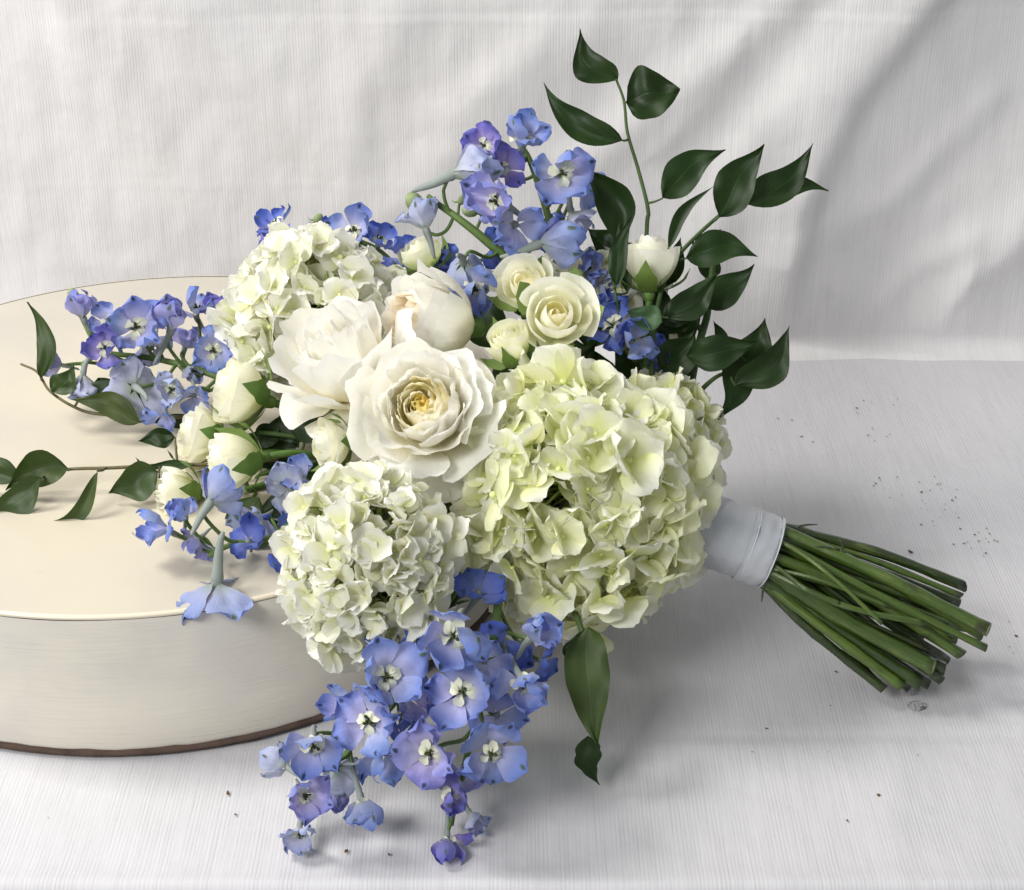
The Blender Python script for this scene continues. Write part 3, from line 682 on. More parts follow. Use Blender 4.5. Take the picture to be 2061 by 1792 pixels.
# front, hanging over the cloth: two sprays
delph('left one of the two delphinium sprays hanging onto the cloth in front, clear blue flowers',
      [(960, 1130, .97), (880, 1240, .93), (800, 1390, .90), (715, 1490, .905), (655, 1590, .905), (615, 1640, .905)],
      [(776, 1362, .872, (.15, .12, .95), 78, 'd_blue', dict(roll=.3)), (748, 1455, .874, (-.25, -.05, .95), 76, 'd_blue', dict(roll=2.2)),
       (630, 1488, .873, (.05, -.45, .85), 72, 'd_blue', dict(roll=.2, open_=.62)), (612, 1600, .882, (.15, -.05, .95), 56, 'd_lav', dict(open_=.6, spur=1)),
       (603, 1668, .890, (.0, -.55, .65), 50, 'd_pale', dict(open_=.45)), (726, 1606, .886, (.15, -.75, .45), 58, 'd_blue', dict(open_=.32)),
       (580, 1545, .893, (-.5, .2, -.4), 50, 'd_pale', dict(bee=False)), (775, 1512, .893, (.1, -.5, .35), 66, 'd_blue', dict(bee=False)),
       (676, 1545, .897, (.3, -.5, -.3), 56, 'd_pale', dict(bee=False)), (800, 1300, .90, (-.4, .5, .4), 52, 'd_deep', dict(bee=False)),
       (858, 1225, .925, (-.2, .6, .6), 50, 'd_deep', dict(bee=False)), (700, 1420, .90, (-.4, .3, .6), 50, 'd_blue', dict(bee=False)), (820, 1400, .90, (.3, .2, .7), 56, 'd_lav', dict(bee=False)), (810, 1480, .903, (.3, -.2, .7), 50, 'd_deep', dict(bee=False)), (668, 1590, .903, (.2, -.5, .4), 42, 'd_lav', dict(open_=.4, bee=False))])
delph('right one of the two delphinium sprays hanging in front, ending in small violet flowers',
      [(1010, 1120, .97), (1000, 1240, .93), (975, 1380, .905), (945, 1500, .90), (920, 1610, .90), (905, 1660, .90)],
      [(915, 1268, .866, (-.15, -.5, .85), 86, 'd_blue', dict(roll=.1, open_=.6, spur=0)), (932, 1392, .870, (-.15, .1, .95), 80, 'd_blue', dict(roll=1.4)),
       (866, 1512, .868, (-.1, .0, 1), 72, 'd_lav', dict(open_=.72, wide=1.1)), (984, 1507, .870, (.1, .05, 1), 76, 'd_blue', dict(roll=.7, wide=1.1)),
       (906, 1600, .878, (0, -.05, 1), 52, 'd_violet', dict(open_=.66)), (900, 1682, .888, (0, -.8, .45), 52, 'd_violet', dict(open_=.38)),
       (1050, 1368, .885, (.45, -.25, .7), 70, 'd_blue', dict(open_=.7)), (1068, 1285, .90, (.35, .55, .3), 60, 'd_blue', dict(open_=.35, bee=False)),
       (962, 1196, .93, (.0, .4, .6), 56, 'd_deep', dict(bee=False)), (1015, 1300, .925, (.1, -.2, .6), 60, 'd_deep', dict(bee=False)),
       (945, 1635, .897, (.4, -.6, .1), 44, 'd_pale', dict(open_=.3, bee=False)), (1090, 1330, .925, (.6, -.3, .4), 42, 'd_deep', dict(bee=False)), (1000, 1440, .90, (.2, .3, .8), 56, 'd_blue', dict(bee=False)), (890, 1440, .905, (-.2, .3, .8), 52, 'd_deep', dict(bee=False)), (975, 1330, .90, (.2, .4, .8), 56, 'd_blue', dict(bee=False)), (930, 1560, .90, (.4, -.1, .6), 42, 'd_lav', dict(bee=False)), (880, 1200, .945, (-.3, .4, .7), 40, 'd_deep', dict(bee=False))])
delph('short delphinium spray at the lower left reaching over the drum rim',
      [(680, 1010, .98), (600, 1050, .965), (540, 1085, .96), (470, 1095, .955), (420, 1120, .95)],
      [(422, 1012, .935, (.42, .62, -.42), 74, 'd_blue', dict(roll=3.0, open_=.55, spur=0, bee=False)), (338, 1070, .95, (-.7, .15, .5), 56, 'd_blue', dict(open_=.7, bee=False)),
       (436, 1170, .93, (.08, -.95, -.28), 98, 'd_blue', dict(open_=.70, spur=0, bee=False, roll=.95, wide=1.0)), (585, 985, .985, (-.2, .3, .6), 54, 'd_pale', dict(bee=False)),
       (520, 1045, .975, (-.3, -.2, .7), 56, 'd_pale', dict(bee=False)), (548, 1140, .965, (.1, -.7, .5), 50, 'd_blue', dict(open_=.4)),
       (560, 1075, .98, (.2, -.2, .7), 50, 'd_deep', dict(bee=False)), (372, 1040, .95, (-.3, .3, .6), 44, 'd_blue', dict(bee=False, open_=.6)), (500, 1090, .955, (.1, .3, .8), 46, 'd_deep', dict(bee=False)), (400, 1085, .955, (-.3, -.3, .6), 40, 'd_lav', dict(bee=False)), (575, 1110, .955, (.3, .1, .8), 44, 'd_deep', dict(bee=False)), (610, 960, .985, (-.2, .5, .6), 40, 'd_blue', dict(bee=False)),
       (590, 1180, .965, (.1, -.8, .2), 34, 'd_deep', dict(open_=.3, bee=False))])
delph('long delphinium spray lying across the cream drum top at the left edge',
      [(560, 800, 1.08), (480, 775, 1.09), (400, 745, 1.10), (310, 722, 1.105), (225, 712, 1.105), (170, 700, 1.105)],
      [(168, 640, 1.10, (-.35, .85, .3), 52, 'd_lav', dict(open_=.35, bee=False)), (222, 655, 1.10, (.1, .5, .7), 48, 'd_blue', {}),
       (276, 662, 1.085, (.05, .1, .95), 62, 'd_blue', dict(roll=.2)), (214, 702, 1.075, (0, .05, 1), 48, 'd_violet', {}),
       (342, 665, 1.09, (.2, .85, .25), 62, 'd_lav', dict(open_=.4, bee=False)), (395, 632, 1.11, (-.1, .75, .4), 52, 'd_blue', dict(open_=.6)),
       (437, 634, 1.11, (.3, .6, .5), 44, 'd_violet', dict(bee=False)), (428, 705, 1.09, (.2, .3, .8), 50, 'd_blue', {}),
       (168, 752, 1.085, (-.1, -.85, .2), 50, 'd_pale', dict(open_=.25, bee=False)), (272, 780, 1.075, (-.2, -.35, -.6), 66, 'd_pale', dict(bee=False)),
       (346, 786, 1.07, (0, .0, 1), 48, 'd_pale', dict(open_=.5)), (330, 830, 1.07, (-.2, -.6, .6), 44, 'd_blue', dict(bee=False)),
       (390, 795, 1.075, (.1, -.2, .9), 46, 'd_blue', dict(bee=False)), (125, 735, 1.10, (-.8, .3, .3), 34, 'd_lav', dict(bee=False, open_=.5)),
       (305, 700, 1.11, (.1, -.4, .7), 44, 'd_pale', dict(bee=False)), (372, 700, 1.11, (.3, .4, .4), 44, 'd_lav', dict(bee=False)),
       (370, 745, 1.10, (.5, -.5, .4), 38, 'd_pale', dict(open_=.3, bee=False))],
      [(148, 596, 1.12, (-.3, .8, .3), 17)])
delph('pale-budded delphinium stem leaning left at the top, with lavender flowers seen from behind',
      [(1060, 640, 1.10), (1031, 538, 1.09), (976, 483, 1.085), (921, 439, 1.085), (884, 413, 1.09), (862, 395, 1.095)],
      [(912, 352, 1.075, (.90, .32, .20), 88, 'd_pale', dict(open_=.42, wide=1.1, spur=0, bee=False, roll=.4)), (1008, 410, 1.055, (-.35, .05, .9), 74, 'd_lav', dict(open_=.6, wide=1.1)),
       (858, 462, 1.085, (-.3, .85, .15), 58, 'd_pale', dict(open_=.28, bee=False)), (932, 530, 1.06, (-.1, -.25, -.55), 66, 'd_blue', dict(bee=False)),
       (958, 572, 1.05, (.1, -.6, .6), 58, 'd_blue', dict(open_=.6)), (1036, 452, 1.065, (.2, -.3, .85), 60, 'd_blue', dict(bee=False)),
       (1085, 492, 1.065, (.75, .40, .15), 78, 'd_blue', dict(open_=.38, spur=0, bee=False, roll=1.1)), (918, 535, 1.13, (-.5, .2, .5), 44, 'd_deep', dict(bee=False)),
       (1000, 500, 1.10, (.1, -.5, .5), 44, 'd_deep', dict(bee=False))],
      [(834, 408, 1.09, (-.3, .7, .5), 24), (930, 402, 1.095, (.5, .8, .1), 12), (946, 425, 1.08, (-.7, .1, .5), 18)], .0034, .0016)
delph('upright delphinium stem at the top, bright blue flower with pale centre facing out',
      [(1140, 640, 1.12), (1118, 500, 1.11), (1104, 439, 1.11), (1084, 373, 1.11), (1064, 318, 1.11), (1045, 290, 1.11)],
      [(1128, 350, 1.075, (.02, .05, 1), 68, 'd_blue', dict(roll=.0, open_=.8)), (1052, 290, 1.09, (.1, .65, .6), 62, 'd_blue', dict(open_=.45)),
       (976, 296, 1.085, (-.25, .15, .9), 50, 'd_violet', dict(open_=.6)), (1012, 342, 1.095, (-.1, .2, .9), 52, 'd_violet', {}),
       (1150, 425, 1.10, (.2, -.75, .1), 56, 'd_pale', dict(open_=.35, bee=False)), (1166, 385, 1.105, (.6, -.2, .2), 46, 'd_blue', dict(bee=False)),
       (985, 355, 1.11, (-.1, -.6, .4), 36, 'd_lav', dict(bee=False, open_=.4)), (1180, 545, 1.085, (.2, .3, .7), 46, 'd_blue', dict(open_=.5)),
       (1205, 575, 1.085, (.6, -.2, .6), 40, 'd_blue', dict(bee=False)), (1110, 470, 1.12, (.2, .2, .7), 42, 'd_deep', dict(bee=False))],
      [(1165, 553, 1.07, (0, .8, .4), 13)], .003, .0016)
delph('deep blue delphinium mostly hidden behind the upper left hydrangea',
      [(900, 760, 1.14), (840, 620, 1.15), (780, 520, 1.15), (700, 480, 1.15), (580, 470, 1.15)],
      [(562, 455, 1.15, (-.4, .6, .5), 44, 'd_deep', {}), (712, 470, 1.14, (.0, .5, .8), 50, 'd_blue', {}), (762, 490, 1.145, (.4, .5, .6), 44, 'd_deep', {}),
       (812, 520, 1.13, (.3, .4, .7), 46, 'd_deep', dict(bee=False)), (650, 475, 1.155, (.1, .7, .3), 34, 'd_deep', dict(bee=False)), (862, 535, 1.13, (.2, .3, .7), 40, 'd_deep', dict(bee=False)),
       (542, 475, 1.155, (-.6, .2, .5), 26, 'd_violet', dict(bee=False))],
      [(640, 440, 1.15, (.6, .7, .1), 12)])
delph('vivid blue delphinium between the lime hydrangea and the dark leaves on the right',
      [(1330, 880, 1.09), (1310, 780, 1.09), (1280, 700, 1.09), (1245, 640, 1.09)],
      [(1238, 660, 1.06, (-.3, .2, .8), 56, 'd_deep', {}), (1268, 690, 1.055, (.2, .3, .8), 50, 'd_blue', dict(bee=False)), (1310, 712, 1.075, (.4, .2, .8), 36, 'd_deep', dict(bee=False)),
       (1228, 618, 1.08, (0, .5, .7), 34, 'd_deep', dict(bee=False)), (1322, 745, 1.085, (.5, 0, .8), 30, 'd_violet', dict(bee=False))])

# ------------------------------------------------------------------ leaves
def leaf_mesh(base, tip, wpx, d, side=0.0, bend=.0, twist=0.0, fold_=.12, nrm=(0, 0, 1), mat='leaf', dz=0.0, serr=0.0, blunt=1.22, seed=0):
    b = at(base[0], base[1], d); e = at(tip[0], tip[1], d+dz); ax = (e-b); Ln = ax.length; ax.normalize()
    n = vd(*nrm); sd = ax.cross(n).normalized(); n = sd.cross(ax).normalized(); wd = wpx/FPX*d*.5
    def f(u, v):
        wv = wd*(1+.08*noise.noise(Vector((u, v*5, seed))))*(sin(PI*min(1, v**.66))**blunt)*(1+serr*abs(sin(v*40))) if v < 1 else 0.0
        wv = max(wv, wd*.015)
        c = b+ax*(Ln*v)+sd*(side*Ln*sin(PI*v)+wd*.05*sin(v*9+seed))+n*(bend*Ln*sin(PI*v)*.6)
        a = twist*(v-.3); dirv = sd*cos(a)+n*sin(a); nn = n*cos(a)-sd*sin(a)
        return c+dirv*(u*wv)+nn*(fold_*abs(u)**1.3*wv*1.6+wd*.30*noise.noise(Vector((u*1.5, v*3.2, seed+.5)))+wd*.5*max(0, v-.7)**2*sin(seed*5)*3+.03*wd*sin(v*14+seed)*u*u)
    v_, f_, u_ = grid(8, 16, f)
    return mesh('leaf', v_, f_, M[mat], u_)
def branch(label, stems, leaves, mat='leaf', twig='twig', petioles=True, name='leafy_branch', cat='foliage'):
    base = at(*stems[0][0][0]); t = thing(name, label, cat, base)
    ST = []
    for pts, r0, r1 in stems:
        P = [at(*p) for p in pts]; v_, f_, u_ = tube(P, (r0, r1), 7, 6); part('stem', mesh('stem', v_, f_, M[twig], u_), t); ST += catmull(P, 6)
    for i, lf in enumerate(leaves):
        kw = dict(mat=mat, seed=i*1.7); kw.update(lf[4] if len(lf) > 4 else {})
        part('leaf', leaf_mesh(lf[0], lf[1], lf[2], lf[3], **kw), t)
        b = at(lf[0][0], lf[0][1], lf[3]); q = min(ST, key=lambda s: (s-b).length)
        if petioles and .0015 < (q-b).length < .02:
            v_, f_, u_ = tube([q, (q+b)*.5+Vector((0, 0, -.0006)), b], (.0009, .0006), 5, 3); part('petiole', mesh('petiole', v_, f_, M[twig], u_), t)
    return t
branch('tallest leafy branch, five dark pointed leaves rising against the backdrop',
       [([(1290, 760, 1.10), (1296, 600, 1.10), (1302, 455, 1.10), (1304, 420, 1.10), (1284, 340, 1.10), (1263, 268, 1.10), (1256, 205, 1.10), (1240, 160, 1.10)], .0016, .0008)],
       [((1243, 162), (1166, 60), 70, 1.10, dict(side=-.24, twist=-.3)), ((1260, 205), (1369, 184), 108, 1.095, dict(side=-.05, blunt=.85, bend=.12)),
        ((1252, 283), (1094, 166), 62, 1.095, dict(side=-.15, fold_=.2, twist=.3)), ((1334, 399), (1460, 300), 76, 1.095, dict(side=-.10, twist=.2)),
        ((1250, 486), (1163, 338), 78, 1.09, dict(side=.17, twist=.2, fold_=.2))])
branch('leafy branch at the upper right whose tip carries three overlapping glossy leaves',
       [([(1312, 760, 1.07), (1313, 691, 1.07), (1333, 576, 1.07), (1369, 510, 1.075), (1448, 434, 1.08), (1500, 402, 1.09), (1540, 390, 1.095)], .0017, .0009)],
       [((1447, 437), (1538, 292), 84, 1.07, dict(side=-.04, twist=.3, fold_=.22)), ((1495, 408), (1637, 290), 72, 1.085, dict(side=.13, twist=-.2)),
        ((1508, 408), (1668, 383), 58, 1.095, dict(side=-.14, twist=.3)), ((1381, 520), (1525, 515), 74, 1.065, dict(side=-.15)),
        ((1345, 500), (1437, 375), 26, 1.06, dict(side=-.12)), ((1340, 575), (1372, 478), 50, 1.08, {}),
        ((1345, 640), (1445, 548), 66, 1.06, dict(side=.08)), ((1332, 648), (1262, 628), 52, 1.05, dict(mat='leaf_pale', blunt=.9)),
        ((1330, 650), (1430, 590), 56, 1.075, {}), ((1400, 505), (1452, 462), 40, 1.085, {}), ((1310, 575), (1345, 690), 60, 1.09, {}), ((1345, 600), (1300, 700), 60, 1.10, {})])
branch('thick-stemmed leafy branch on the right, its leaf pointing up right of the bouquet neck',
       [([(1385, 800, 1.10), (1405, 700, 1.10), (1424, 630, 1.10), (1432, 560, 1.10), (1438, 520, 1.10)], .0028, .0018), ([(1409, 665, 1.10), (1396, 635, 1.095), (1380, 620, 1.09)], .0014, .0010)],
       [((1398, 607), (1518, 532), 70, 1.08, dict(side=.11, twist=.2)), ((1396, 590), (1384, 745), 44, 1.11, dict(side=.05)), ((1385, 630), (1320, 670), 60, 1.08, {}),
        ((1420, 560), (1440, 500), 48, 1.105, {})])
branch('dark leaf cluster at the right, four pointed leaves near the foot of the backdrop',
       [([(1370, 860, 1.08), (1400, 800, 1.08), (1440, 760, 1.08), (1480, 745, 1.08)], .002, .001)],
       [((1382, 716), (1524, 684), 74, 1.06, dict(side=.06, twist=-.2)), ((1483, 745), (1541, 641), 76, 1.085, dict(side=.10)), ((1480, 776), (1590, 656), 74, 1.065, dict(side=.17, fold_=.2)),
        ((1478, 705), (1447, 846), 74, 1.075, dict(side=-.16, nrm=(.3, 0, 1))), ((1328, 745), (1398, 664), 80, 1.07, dict(side=.10)), ((1462, 700), (1436, 645), 26, 1.10, {}),
        ((1355, 720), (1385, 790), 60, 1.09, {})])
branch('pair of narrow upright leaves in front of the white rosebud',
       [([(1250, 700, 1.06), (1248, 650, 1.06), (1237, 580, 1.06)], .0012, .0008)],
       [((1239, 576), (1271, 434), 40, 1.05, dict(side=-.06, mat='leaf')), ((1262, 590), (1255, 470), 26, 1.07, {}), ((1240, 520), (1183, 459), 60, 1.10, dict(side=.08)), ((1232, 545), (1248, 440), 16, 1.06, {})])
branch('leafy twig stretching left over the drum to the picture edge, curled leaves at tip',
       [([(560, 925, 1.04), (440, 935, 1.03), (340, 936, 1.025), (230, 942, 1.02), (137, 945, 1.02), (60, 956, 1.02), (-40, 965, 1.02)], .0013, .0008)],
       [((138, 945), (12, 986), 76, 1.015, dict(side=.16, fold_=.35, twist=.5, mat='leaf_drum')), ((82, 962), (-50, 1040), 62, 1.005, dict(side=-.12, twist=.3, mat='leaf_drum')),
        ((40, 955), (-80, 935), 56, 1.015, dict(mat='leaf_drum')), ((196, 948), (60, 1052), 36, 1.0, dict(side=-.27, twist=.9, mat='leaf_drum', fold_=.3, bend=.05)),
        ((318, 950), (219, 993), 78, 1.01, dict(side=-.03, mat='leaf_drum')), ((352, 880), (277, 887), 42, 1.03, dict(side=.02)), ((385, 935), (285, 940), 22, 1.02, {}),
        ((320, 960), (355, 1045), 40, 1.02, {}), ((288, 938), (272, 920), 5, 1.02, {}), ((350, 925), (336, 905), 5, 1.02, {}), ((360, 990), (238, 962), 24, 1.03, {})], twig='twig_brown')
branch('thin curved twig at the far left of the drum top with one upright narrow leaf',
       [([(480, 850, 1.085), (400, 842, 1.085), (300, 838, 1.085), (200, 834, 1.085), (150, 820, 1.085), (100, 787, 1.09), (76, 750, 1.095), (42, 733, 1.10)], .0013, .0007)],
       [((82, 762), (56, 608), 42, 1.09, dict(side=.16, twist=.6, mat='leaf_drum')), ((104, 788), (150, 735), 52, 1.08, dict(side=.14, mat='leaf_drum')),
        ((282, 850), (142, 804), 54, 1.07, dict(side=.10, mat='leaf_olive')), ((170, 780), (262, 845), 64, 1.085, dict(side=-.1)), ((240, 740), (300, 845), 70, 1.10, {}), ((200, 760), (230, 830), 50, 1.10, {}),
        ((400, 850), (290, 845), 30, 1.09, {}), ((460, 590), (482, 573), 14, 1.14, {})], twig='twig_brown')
branch('broad olive veined leaf hanging below the lime hydrangea, small toothed leaf under it',
       [([(1130, 1180, .96), (1160, 1240, .945), (1182, 1300, .93)], .002, .0014)],
       [((1184, 1262), (1204, 1500), 92, .925, dict(mat='leaf_olive', side=.05, blunt=.9, fold_=.22, dz=-.01)), ((1186, 1480), (1204, 1580), 48, .918, dict(serr=.25, side=.12, twist=.8, dz=.004)),
        ((1148, 1290), (1150, 1340), 34, .94, {})])
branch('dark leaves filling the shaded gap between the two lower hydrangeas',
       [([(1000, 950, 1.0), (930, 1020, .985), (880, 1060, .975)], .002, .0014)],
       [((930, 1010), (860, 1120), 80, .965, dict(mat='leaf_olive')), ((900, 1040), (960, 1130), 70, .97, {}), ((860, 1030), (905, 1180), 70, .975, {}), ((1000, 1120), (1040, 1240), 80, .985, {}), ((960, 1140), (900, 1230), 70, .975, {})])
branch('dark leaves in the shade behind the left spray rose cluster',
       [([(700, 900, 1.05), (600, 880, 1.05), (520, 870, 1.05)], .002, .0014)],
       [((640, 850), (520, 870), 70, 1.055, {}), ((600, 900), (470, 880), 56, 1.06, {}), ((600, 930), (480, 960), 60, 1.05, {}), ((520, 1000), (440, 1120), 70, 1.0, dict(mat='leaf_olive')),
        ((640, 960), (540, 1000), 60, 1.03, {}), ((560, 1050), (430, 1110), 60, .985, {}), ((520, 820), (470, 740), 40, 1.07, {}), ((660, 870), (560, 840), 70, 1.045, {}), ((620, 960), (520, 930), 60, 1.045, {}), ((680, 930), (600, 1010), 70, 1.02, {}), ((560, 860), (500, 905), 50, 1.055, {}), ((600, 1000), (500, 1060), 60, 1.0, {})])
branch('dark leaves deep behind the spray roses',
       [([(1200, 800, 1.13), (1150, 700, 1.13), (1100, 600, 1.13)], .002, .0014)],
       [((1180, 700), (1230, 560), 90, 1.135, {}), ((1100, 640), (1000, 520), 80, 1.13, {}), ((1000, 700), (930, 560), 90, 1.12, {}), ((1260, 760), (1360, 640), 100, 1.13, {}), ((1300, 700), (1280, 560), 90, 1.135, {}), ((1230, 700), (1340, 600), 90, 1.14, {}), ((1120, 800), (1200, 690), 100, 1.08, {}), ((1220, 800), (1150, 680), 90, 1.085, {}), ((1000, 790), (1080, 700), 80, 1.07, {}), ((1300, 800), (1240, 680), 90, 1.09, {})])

# ------------------------------------------------------------------ cut stems and ribbon
t = thing('stem_bundle', 'bundle of wet cut green stems fanning out on the cloth at the right', 'stems', at(1880, 1300, 1.0))
R = random.Random(77)
RB0 = at(1405, 1060, 1.0); RB1 = at(1545, 1110, 1.0); AX = (RB1-RB0).normalized()
SX = (vd(0, 0, 1)-AX*vd(0, 0, 1).dot(AX)).normalized(); SY = AX.cross(SX)    # SX towards viewer
def node_r(r, k): return lambda t: r*(1+.24*math.exp(-((t-k)/.016)**2)+.05*sin(t*30+k*40)+.04*sin(t*71+k*9)+.08*max(0, t-.93)/.07)
def cut_stem(p1, mid, end, r, mat, k):
    back = RB0.lerp(p1, .5)
    a = Vector(p1); pts = [a-AX*.11, a-AX*.03, a, mid, end]
    g = tube(pts, node_r(r, k), 9, 9, cap=False); V, F, U = list(g[0]), list(g[1]), list(g[2]); n = 9; L0 = len(V)
    tilt = Vector((R.uniform(-1, 1), R.uniform(-1, 1), R.uniform(-1, 1)))*.45
    dirv = (Vector(end)-Vector(mid)).normalized()
    for i in range(n):
        V[L0-n+i] = V[L0-n+i]+dirv*((V[L0-n+i]-Vector(end)).dot(tilt))
    ring = [V[L0-n+i].copy() for i in range(n)]; cc = sum(ring, Vector())/n
    for i in range(n): V.append(cc+(ring[i]-cc)*.82-dirv*.0005); U.append((i/n, 1))
    for i in range(n): F.append((L0-n+i, L0-n+(i+1) % n, L0+(i+1) % n, L0+i))
    F.append(tuple(L0+i for i in range(n)))
    mi = [0]*(len(F)-1)+[1]
    part('stem', mesh('stem', V, F, None, U, mats=[M[mat], M['cut']], mi=mi), t)
ends0 = [  # end px, py, depth, radius px, ring angle at the ribbon, ring radius share, dark?
    (1990, 1268, .975, 17, 1.15, .78, 0), (1985, 1305, .980, 10, .65, .70, 0), (1940, 1180, 1.01, 14, 1.9, .80, 1), (1935, 1200, 1.005, 8, 1.6, .62, 0),
    (1935, 1318, .985, 14, -.1, .72, 0), (1925, 1285, .995, 10, .5, .50, 0), (1975, 1280, .985, 12, 1.3, .55, 0), (1880, 1345, .98, 18, -.7, .62, 0),
    (1900, 1350, .99, 17, -.5, .45, 1), (1850, 1375, .985, 16, -1.2, .78, 0), (1815, 1382, .985, 12, -1.4, .80, 0), (1780, 1388, .99, 11, -1.7, .82, 1),
    (1830, 1385, .995, 13, -1.9, .80, 1), (1870, 1378, 1.00, 14, -2.2, .70, 1), (1905, 1330, 1.01, 14, 0.1, .3, 1), (1920, 1300, 1.02, 13, 2.2, .4, 1),
    (1910, 1240, 1.025, 12, 2.5, .5, 1), (1930, 1215, 1.02, 12, 2.2, .75, 1), (1880, 1260, 1.03, 12, 2.9, .7, 1), (1850, 1320, 1.03, 12, -2.8, .7, 1),
    (1800, 1350, 1.02, 12, -2.4, .8, 1), (1945, 1250, 1.00, 11, 1.4, .35, 1), (1895, 1370, .985, 12, -1.0, .3, 1), (1760, 1370, 1.0, 10, -1.8, .55, 1)]
ends = list(ends0)
for k in range(28):
    u_ = R.random(); ends.append((1770+205*u_+R.uniform(-25, 10), 1375-115*u_+R.uniform(-55, 5), R.uniform(.985, 1.02), R.uniform(6, 11), R.uniform(-3, 3), R.uniform(.2, .85), R.random() < .5))
for i, (ex, ey, ed, rp, an, rr, dk) in enumerate(ends):
    RR = .0195; r = rp/FPX*.98*.92
    e = at(ex, ey, ed)
    if e.z < r+.001: e = e+Vector((0, 0, r+.001-e.z))
    r *= R.uniform(.78, 1.0); rr_ = min(rr, 1-r/RR-.06)
    # ring angle: an=0 faces the viewer, +pi/2 up along the picture
    p1 = RB1-AX*.004+(SX*cos(an)*1.0+SY*-sin(an)*-1.0)*RR*rr_
    if SY.dot(VU) < 0: p1 = RB1-AX*.004+(SX*cos(an)-SY*sin(an))*RR*rr_
    mid = p1.lerp(e, .5)+Vector((R.uniform(-1, 1), R.uniform(-1, 1), R.uniform(-.6, .9)))*.0055
    cut_stem(p1, mid, e, r, 'bstem_dark' if dk else 'bstem', R.uniform(.45, .9))
for (a, b, c_, rpx) in [((1535, 1140, .985), (1640, 1165, .975), (1790, 1222, .972), 4), ((1545, 1130, .985), (1620, 1185, .972), (1690, 1215, .97), 4.5), ((1560, 1085, .985), (1660, 1150, .97), (1775, 1255, .965), 4),
                        ((1545, 1150, .985), (1700, 1220, .97), (1860, 1255, .972), 6)]:
    cut_stem(at(*a), at(*b), at(*c_), rpx/FPX, 'bstem', .6)
# side thorns and torn leaf bases
for (x, y, d, x2, y2) in [(1700, 1115, .985, 1690, 1085), (1537, 1178, .985, 1533, 1212), (1690, 1108, .985, 1640, 1100), (1600, 1062, .99, 1645, 1056)]:
    g = tube([at(x, y, d), at((x+x2)/2, (y+y2)/2-2, d), at(x2, y2, d)], (.0010, .0003), 5, 3); part('stem_stub', mesh('stem_stub', g[0], g[1], M['bstem_dark'], g[2]), t)

t = thing('ribbon', 'pale silver satin ribbon wrapped round the stems, stitched edge at the right', 'ribbon', RB0)
def wrap(s0, s1, r0, r1, name, mat, seed, ns=64, nl=10, slant=.0):
    vs = []; fs = []; uv = []
    for j in range(nl+1):
        v = j/nl
        for i in range(ns):
            a = 2*PI*i/ns; s = s0+(s1-s0)*v+slant*sin(a+.6); c = RB0+(RB1-RB0)*s
            wr = .0008*noise.noise(Vector((cos(a)*3.4+s*5, sin(a)*3.4, s*5+seed)))+.0006*(1-min(1, abs(noise.noise(Vector((cos(a)*2+s*2, sin(a)*2+s*3, seed*2))))*5))+.00035*sin(s*34+a*2+seed)
            r = r0+(r1-r0)*v+wr
            vs.append(c+(SX*cos(a)*1.04+SY*sin(a)*.98)*r); uv.append((i/ns, v))
    for j in range(nl):
        for i in range(ns):
            b = j*ns+(i+1) % ns; a_ = j*ns+i; fs.append((a_, b, b+ns, a_+ns))
    return mesh(name, vs, fs, M[mat], uv)
part('ribbon_turn', wrap(-.30, .74, .0206, .0207, 'ribbon_turn', 'ribbon', 1, nl=16, slant=.03), t)
part('ribbon_turn', wrap(.66, 1.06, .0213, .0208, 'ribbon_turn', 'ribbon', 5, slant=.0), t)
# pinhole stitching: a thread line and a row of tiny holes near each edge
for (s, r, slant, n) in ((1.02, .0214, 0, 96), (.69, .0217, 0, 96)):
    pv = []; ring = []
    for i in range(n):
        a = 2*PI*i/n; c = RB0+(RB1-RB0)*(s+slant*sin(a+.6)); rad = SX*cos(a)*1.04+SY*sin(a)*.98
        wr = .0006*noise.noise(Vector((cos(a)*2.4+s*3, sin(a)*2.4, s*5+5)))+.00035*sin(s*34+a*2+5)
        p = c+rad*(r-.0005+wr); pv.append(ellipsoid(p, (.00030,)*3, ns=5, nr=3)); ring.append(p+AX*.0013)
    v_, f_, u_ = join(pv); so = part('stitch_holes', mesh('stitch_holes', v_, f_, M['stitch'] if s > 1 else M['picot'], u_), t); so['kind'] = 'stuff'
    v_, f_, u_ = tube(ring+[ring[0]], .00035, 5, 1, False); part('edge_thread', mesh('edge_thread', v_, f_, M['picot'], u_), t)

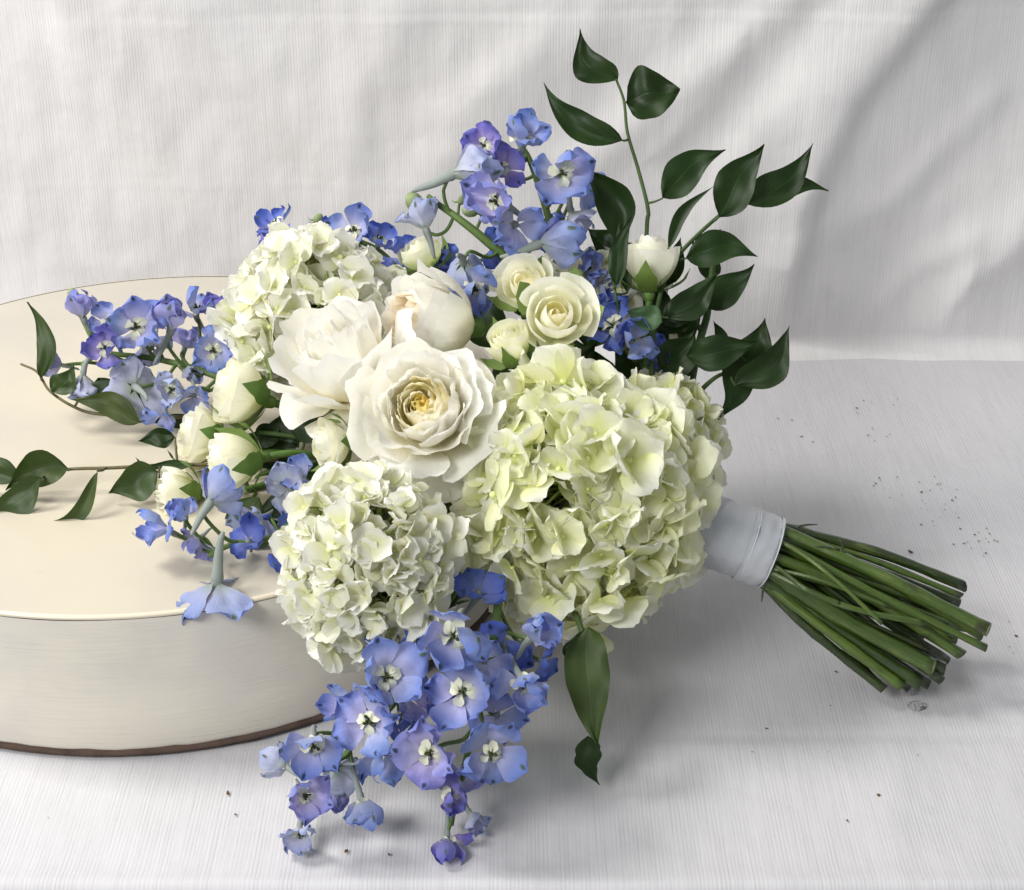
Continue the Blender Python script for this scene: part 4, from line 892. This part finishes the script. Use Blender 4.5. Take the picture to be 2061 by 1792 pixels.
# ------------------------------------------------------------------ crumbs, specks and water drops
R = random.Random(5); sp = []
def chip(p, s, R):
    m = Matrix.Rotation(R.uniform(0, 6), 3, 'Z'); e = ellipsoid(p, (s*R.uniform(.8, 1.8), s*R.uniform(.4, .9), s*.35), m, 6, 3)
    return ([v+Vector((R.uniform(-1, 1), R.uniform(-1, 1), 0))*s*.25 for v in e[0]], e[1], e[2])
clusters = [(1760, 850, 60, 50, 16), (1890, 1010, 60, 60, 22), (1960, 1090, 70, 30, 18), (1800, 985, 70, 25, 8), (1580, 880, 60, 40, 8), (2040, 1300, 15, 80, 5), (1700, 1500, 400, 200, 7), (1000, 1720, 300, 30, 3), (350, 1650, 250, 60, 3), (1900, 780, 100, 60, 6)]
for cx, cy, sx, sy, n in clusters:
    for k in range(n):
        px, py = R.gauss(cx, sx*.5), R.gauss(cy, sy*.5); p = onz(px, py, .0006)
        if p.y < .70 or p.y > 1.2 or (p-DC).xy.length < DR+.01: continue
        sp.append(chip(p, R.uniform(.00025, .0008), R))
v_, f_, u_ = join(sp); o = part('debris', mesh('debris', v_, f_, M['speck'], u_)); o['kind'] = 'stuff'
def crumb(px, py, s, mat, label, z=.0008):
    p = onz(px, py, z); e = chip(Vector((0, 0, 0)), s, R); o = part('crumb', mesh('crumb', e[0], e[1], M[mat], e[2]), None, Matrix.Translation(p)); o['label'] = label; o['category'] = 'crumb'
crumb(458, 1596, .0013, 'crumb_brown', 'round brown crumb on the cloth in front of the drum')
crumb(1768, 1600, .0013, 'crumb_brown', 'golden brown crumb on the cloth below the cut stems')
crumb(783, 1720, .0013, 'speck', 'dark crumb on the cloth between the two hanging delphinium tips')
crumb(697, 1713, .0014, 'crumb_brown', 'grey-brown sliver on the cloth by the left delphinium tip')
crumb(1567+115, 1352, .0010, 'speck', 'single dark speck on the cloth in the shadow of the stems')
crumb(1832, 1110, .0016, 'speck', 'largest dark crumb in the scatter right of the stems')
def drop(px, py, r, label, z=0):
    p = onz(px, py, 0); e = ellipsoid((0, 0, 0), (r*1.25, r, r*.62), None, 20, 12); vs = [Vector((v.x, v.y, max(v.z, -r*.12)+r*.12+.0002)) for v in e[0]]
    o = part('water_drop', mesh('water_drop', vs, e[1], M['water'], e[2]), None, Matrix.Translation(p)); o['label'] = label; o['category'] = 'water drop'
drop(1845, 1424, .0042, 'larger clear water drop on the cloth, nearest the viewer below the stem ends')
drop(1833, 1396, .0030, 'smaller clear water drop touching the shadow of the stem ends')
